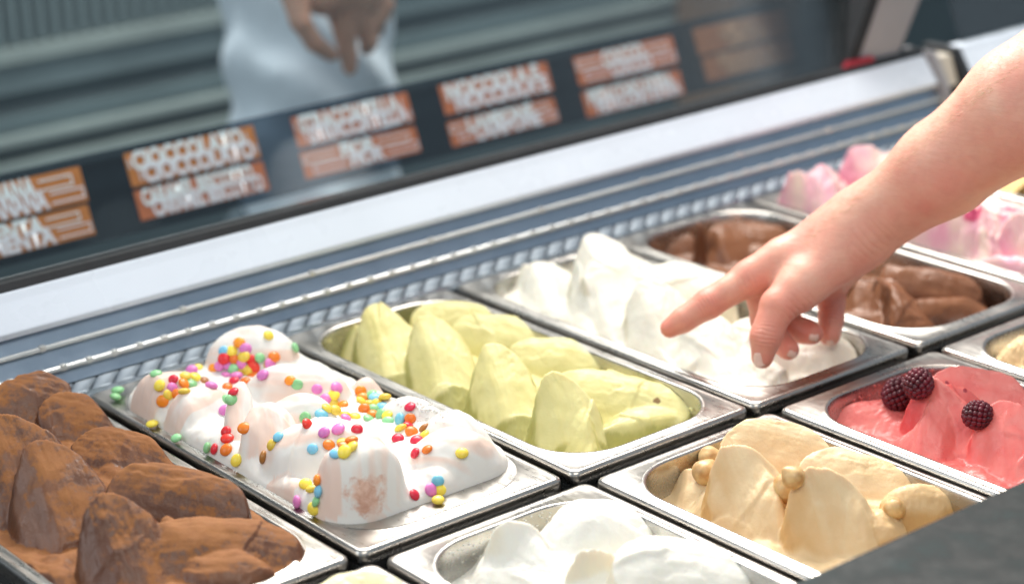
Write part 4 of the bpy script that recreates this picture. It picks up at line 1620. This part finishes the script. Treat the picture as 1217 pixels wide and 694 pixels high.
CR = [(at(842, 361, 1.575), at(812, 380, 1.575), 0.016, 0.0028), (at(812, 380, 1.577), at(796, 390, 1.577), 0.011, 0.0026), (at(910, 400, 1.555), at(906, 425, 1.555), 0.014, 0.0030),
      (at(988, 372, 1.63), at(986, 398, 1.62), 0.013, 0.0030), (at(950, 372, 1.57), at(975, 345, 1.57), 0.020, 0.0045), (at(1040, 290, 1.56), at(1100, 245, 1.54), 0.022, 0.0050), (at(888, 338, 1.575), at(860, 350, 1.575), 0.016, 0.0040)]
M_SKIN = skin_mat("light_skin", (0.77, 0.45, 0.33), (0.74, 0.33, 0.25), CR)
M_NAIL = simple("nail", (0.84, 0.56, 0.47), 0.2, 0, 0.04, 60)


def J(u, v, d, rpx):
    p = at(u, v, d)
    return (p, rpx * d / F_PX)


HD = 1.60
arm = [J(1560, -118, 1.44, 92), J(1400, 0, 1.47, 88), J(1217, 128, 1.52, 72), J(1120, 200, 1.56, 55), J(1040, 255, 1.59, 40), J(1000, 284, HD, 36)]
palm = [[J(1015, 272, HD, 41), J(935, 312, HD + .004, 30)], [J(1020, 276, HD + .012, 40), J(960, 318, HD + .03, 34)], [J(1020, 280, HD + .02, 36), J(985, 330, HD + .05, 28)], [J(1010, 290, HD - .008, 36), J(950, 345, HD - .020, 26)]]
fingers = {
    "index": [J(930, 310, HD, 27), J(893, 330, HD, 22.5), J(866, 346, HD - .003, 17.6), J(842, 361, HD - .004, 18.2), J(826, 371, HD - .004, 15.2), J(812, 380, HD - .004, 15.2), J(796, 390, HD - .003, 12.2)],
    "thumb": [J(955, 335, HD - .018, 27), J(925, 364, HD - .026, 22), J(916, 384, HD - .028, 18.2), J(910, 400, HD - .029, 18.8), J(906, 425, HD - .026, 13.5)],
    "middle": [J(935, 320, HD + .018, 24), J(904, 352, HD + .016, 17), J(907, 382, HD + .020, 15), J(925, 404, HD + .010, 14.5), J(937, 415, HD + .004, 13.4)],
    "ring": [J(955, 325, HD + .035, 22), J(930, 362, HD + .036, 17), J(938, 386, HD + .032, 15.5), J(954, 393, HD + .024, 15), J(965, 396, HD + .018, 14)],
    "little": [J(985, 330, HD + .05, 22), J(988, 358, HD + .05, 16.5), J(988, 378, HD + .045, 15), J(986, 398, HD + .038, 13.5)],
}


def chain(Pm, js, k):
    F_ = None
    for (a, ra), (b, rb_) in zip(js[:-1], js[1:]):
        f = grid_cap(Pm, a, b, ra, rb_)
        F_ = f if F_ is None else smin(F_, f, k)
    return F_


def hand_sdf(Pm):
    Bd = chain(Pm, arm, 0.012)
    Bd = smin(Bd, chain(Pm, [J(1120, 203, 1.57, 50), J(1055, 258, 1.595, 33)], .01), 0.012)
    for pl in palm:
        Bd = smin(Bd, chain(Pm, pl, .01), 0.014)
    fs = {k: chain(Pm, js, 0.0035) for k, js in fingers.items()}
    H = smin(Bd, fs["index"], 0.006)
    H = smin(H, fs["thumb"], 0.0065)
    for k in ("middle", "ring", "little"):
        H = smin(H, fs[k], 0.0022)
    return H


pts = np.array([p for p, r in arm] + [p for js in fingers.values() for p, r in js])
lo = pts.min(0) - 0.035
hi = pts.max(0) + 0.05
hi[0] = min(hi[0], arm[1][0][0] + 0.03)
person = body_mesh("person", hand_sdf, lo, hi, 0.00185, M_SKIN, None, 3)
# blood-flush of knuckles and finger ends
co = np.empty(len(person.data.vertices) * 3)
person.data.vertices.foreach_get("co", co)
co = co.reshape(-1, 3)
fl = np.zeros(len(co))
for js in fingers.values():
    for (p_, r_), wt in zip(js[1:], (0.75, 0.3, 0.9, 0.3, 0.7, 1.0) if len(js) > 5 else (0.75, 0.8, 0.7, 1.0, 1.0)):
        fl = np.maximum(fl, wt * np.exp(-(np.linalg.norm(co - p_, axis=1) / (r_ * 1.5)) ** 2.5))
a_ = person.data.attributes.new("flush", "FLOAT", "POINT")
a_.data.foreach_set("value", fl.astype(np.float32))
md = person.modifiers.new('smooth', 'SUBSURF')
md.levels, md.render_levels = 1, 1
tag(person, "bare forearm and hand pointing an index finger down at the white ice cream", "person")


def nail(tip, along, facing, w, l, mat, parent):
    """thin curved plate: tip point, direction of the finger, direction the nail faces"""
    a = Vector(along).normalized()
    n = Vector(facing)
    n = (n - a * n.dot(a)).normalized()
    s = a.cross(n)
    vs, fs = [], []
    nu, nv = 9, 8
    for i in range(nu):
        for j in range(nv):
            x, y = i / (nu - 1) * 2 - 1, j / (nv - 1)
            ww = w * (0.86 + 0.14 * y) * (1 - 0.35 * max(0, 0.25 - y) * 4 * x * x)
            yy = y - (0.16 * x * x if y > 0.5 else -0.12 * x * x)
            p = Vector(tip) + s * x * ww + a * (yy - 1) * l + n * (-(x * x) * w * 0.55 - (y ** 3) * l * 0.06)
            vs.append(p)
    for i in range(nu - 1):
        for j in range(nv - 1):
            fs.append((i * nv + j, (i + 1) * nv + j, (i + 1) * nv + j + 1, i * nv + j + 1))
    o = mesh_obj("nail", vs, fs, mat, parent)
    md = o.modifiers.new("thick", "SOLIDIFY")
    md.thickness = 0.0006
    return o


hb_ = bvh_of(person)
def put_nail(u, v, u2, v2, w, l):
    # nail centred at pixel (u,v), growing towards (u2,v2)
    p, n = drop(hb_, u, v)
    p2, n2 = drop(hb_, u - (u2 - u) * .6, v - (v2 - v) * .6)
    if p is None or p2 is None:
        return
    al = (p - p2)
    al = al - n * al.dot(n)
    nail(p + al.normalized() * l * 0.5 + n * 0.0007, al, n, w, l, M_NAIL, person)


put_nail(901, 428, 902, 440, 0.0055, 0.012)
put_nail(941, 421, 948, 424, 0.0040, 0.0075)
put_nail(967, 401, 974, 402, 0.0040, 0.0075)
put_nail(986, 408, 987, 416, 0.0040, 0.0065)

sl_a, sl_b = J(1425, -18, 1.465, 104), J(1640, -176, 1.42, 118)
body_mesh("sleeve", lambda Pm: np.maximum(grid_cap(Pm, sl_a[0], sl_b[0], sl_a[1], sl_b[1]) + 0.002 * np.sin(Pm[0] * 160 + Pm[2] * 90), -((Pm[0] - sl_a[0][0]) + 0.3 * (Pm[2] - sl_a[0][2]) + 0.05)),
          np.minimum(sl_a[0], sl_b[0]) - 0.1, np.maximum(sl_a[0], sl_b[0]) + 0.1, 0.005, simple("sleeve_cloth", (0.75, 0.78, 0.82), 0.8, 0, 0.04, 20), person, 2)

# downy hairs along the top of the forearm
hv, hf = [], []
cnt_ = 0
for k in range(900):
    t = random.random()
    u, v = 960 + t * 257, 262 - t * 215 + random.uniform(-10, 30)
    p, n = drop(hb_, u, v)
    if p is None:
        continue
    d = (Vector(at(960, 262, HD)) - Vector(at(1217, 47, 1.52))).normalized()
    d = (d * 0.8 + n * 0.55 + Vector((random.gauss(0, .2), random.gauss(0, .2), random.gauss(0, .2)))).normalized()
    L_ = random.uniform(0.003, 0.007)
    sdir = d.cross(n).normalized() * 0.00010
    i = len(hv)
    q1, q2 = p + d * L_ * 0.5 + n * L_ * 0.04, p + d * L_ - n * L_ * 0.12
    hv += [p - sdir, p + sdir, q1 + sdir * .7, q1 - sdir * .7, q2]
    hf += [(i, i + 1, i + 2, i + 3), (i + 3, i + 2, i + 4)]
M_HAIR = simple("pale_hair", (0.42, 0.26, 0.14), 0.5, 0, 0.1, 30)
o = mesh_obj("arm_hair", hv, hf, M_HAIR, person)
o["kind"] = "stuff"

# ------------------------------------------------------------------ reflection of a person, modelled as an added figure behind the glass
YG = 1.16
def JY(u, v, y, r):
    return (on_y(u, v, y), r)


def px_r(u, v, y, rpx):
    p = on_y(u, v, y)
    d = (ROT @ (p - CAM))[2]
    return (p, rpx * d / F_PX)


bx = on_y(378, 100, YG)[0]
M_SKIN2 = skin_mat("reflected_skin", (0.62, 0.37, 0.27), (0.58, 0.31, 0.22))  # skin tone of the reflected hand
M_SHIRT = simple("white_shirt", (0.80, 0.86, 0.92), 0.8, 0, 0.04, 20, 0.002, None, 60)
M_TROUS = simple("grey_trousers", (0.09, 0.12, 0.14), 0.8, 0, 0.1, 20, 0.002, None, 60)
YH = 0.94
g_f = {
    "index": [px_r(405, 8, YH, 20), px_r(410, 40, YH, 14), px_r(414, 66, YH, 11), px_r(416, 82, YH, 9.5)],
    "thumb": [px_r(350, -12, YH, 20), px_r(356, 25, YH - .01, 13), px_r(374, 52, YH - .01, 11.5), px_r(394, 66, YH - .005, 10)],
    "middle": [px_r(420, 5, YH, 19), px_r(434, 30, YH, 13), px_r(438, 50, YH, 11), px_r(436, 58, YH + .01, 10)],
    "ring": [px_r(436, 0, YH, 18), px_r(447, 20, YH, 12), px_r(448, 36, YH + .01, 10)],
    "little": [px_r(448, -10, YH, 16), px_r(458, 6, YH, 11), px_r(458, 18, YH + .01, 9)],
}
wrist = px_r(392, -62, YH + .02, 30)
elbow = (np.array([bx + 0.10, YG + 0.02, 0.42]), 0.045)
should = (np.array([bx + 0.02, YG + 0.02, 0.62]), 0.055)
head = np.array([bx, YG + 0.02, 0.90])


def ghost_sdf(Pm):
    F_ = chain(Pm, [px_r(385, -14, YH, 34), wrist, elbow, should], 0.02)
    F_ = smin(F_, chain(Pm, [px_r(425, -12, YH, 30), px_r(405, -30, YH, 34)], .01), 0.02)
    for js in g_f.values():
        F_ = smin(F_, chain(Pm, js, .004), 0.005)
    return F_


ghost = empty("person", (bx, YG, -0.95))  # added figure standing in for the reflection in the pane
tag(ghost, "reflection of a white shirted figure, modelled behind the glass, one hand pointing down", "person")
pts = np.array([p for js in g_f.values() for p, r in js] + [wrist[0], elbow[0], should[0]])
body_mesh("body", ghost_sdf, pts.min(0) - 0.07, pts.max(0) + 0.07, 0.0048, M_SKIN2, ghost, 2)


def shirt_sdf(Pm):
    X_, Y_, Z_ = Pm
    sw = 0.006 * np.sin(Z_ * 42 + X_ * 65 + 2 * np.sin(Z_ * 11)) + 0.004 * np.sin(Y_ * 60 + Z_ * 28 + X_ * 50)
    prof = 0.094 - 0.010 * np.exp(-((Z_ - 0.14) / 0.14) ** 2) + 0.02 * np.exp(-((Z_ - 0.5) / 0.12) ** 2) - 0.05 * np.clip(-Z_, 0, 0.2)
    q_ = np.sqrt(((X_ - bx) / 1.0) ** 2 + ((Y_ - YG - 0.02) / 1.45) ** 2) - prof + sw
    q_ = np.maximum(q_, np.maximum(-0.30 - Z_, Z_ - 0.66))
    sl = chain(Pm, [(should[0], 0.075), (elbow[0] * .75 + should[0] * .25, 0.068)], 0.02)
    return smin(q_, sl, 0.05)


body_mesh("shirt", shirt_sdf, (bx - .22, YG - .24, -.36), (bx + .26, YG + .26, .74), 0.012, M_SHIRT, ghost, 2)
body_mesh("head", lambda Pm: smin(np.sqrt(((Pm[0] - head[0]) / .085) ** 2 + ((Pm[1] - head[1]) / .072) ** 2 + ((Pm[2] - head[2]) / .115) ** 2) * .08 - .08, grid_cap(Pm, head - np.array([0, 0, .26]), head - np.array([0, 0, .08]), .055, .05), .03),
          head - np.array([.16, .16, .30]), head + np.array([.16, .16, .16]), 0.01, M_SKIN2, ghost, 2)
body_mesh("hair", lambda Pm: np.maximum(np.sqrt(((Pm[0] - head[0]) / .092) ** 2 + ((Pm[1] - head[1] - .006) / .08) ** 2 + ((Pm[2] - head[2] - .008) / .12) ** 2) * .09 - .09, -(Pm[2] - head[2] - .01 + (Pm[1] - head[1]) * -.6)),
          head - np.array([.16, .16, .2]), head + np.array([.16, .16, .17]), 0.01, simple("brown_hair", (0.05, 0.03, 0.02), 0.6), ghost, 2)
body_mesh("trousers", lambda Pm: smin(grid_cap(Pm, (bx - .01, YG - .06, -.28), (bx - .01, YG - .08, -.94), .10, .06), grid_cap(Pm, (bx + .01, YG + .10, -.28), (bx + .02, YG + .11, -.94), .10, .06), .05),
          (bx - .2, YG - .25, -1.0), (bx + .22, YG + .28, -.12), 0.015, M_TROUS, ghost, 2)
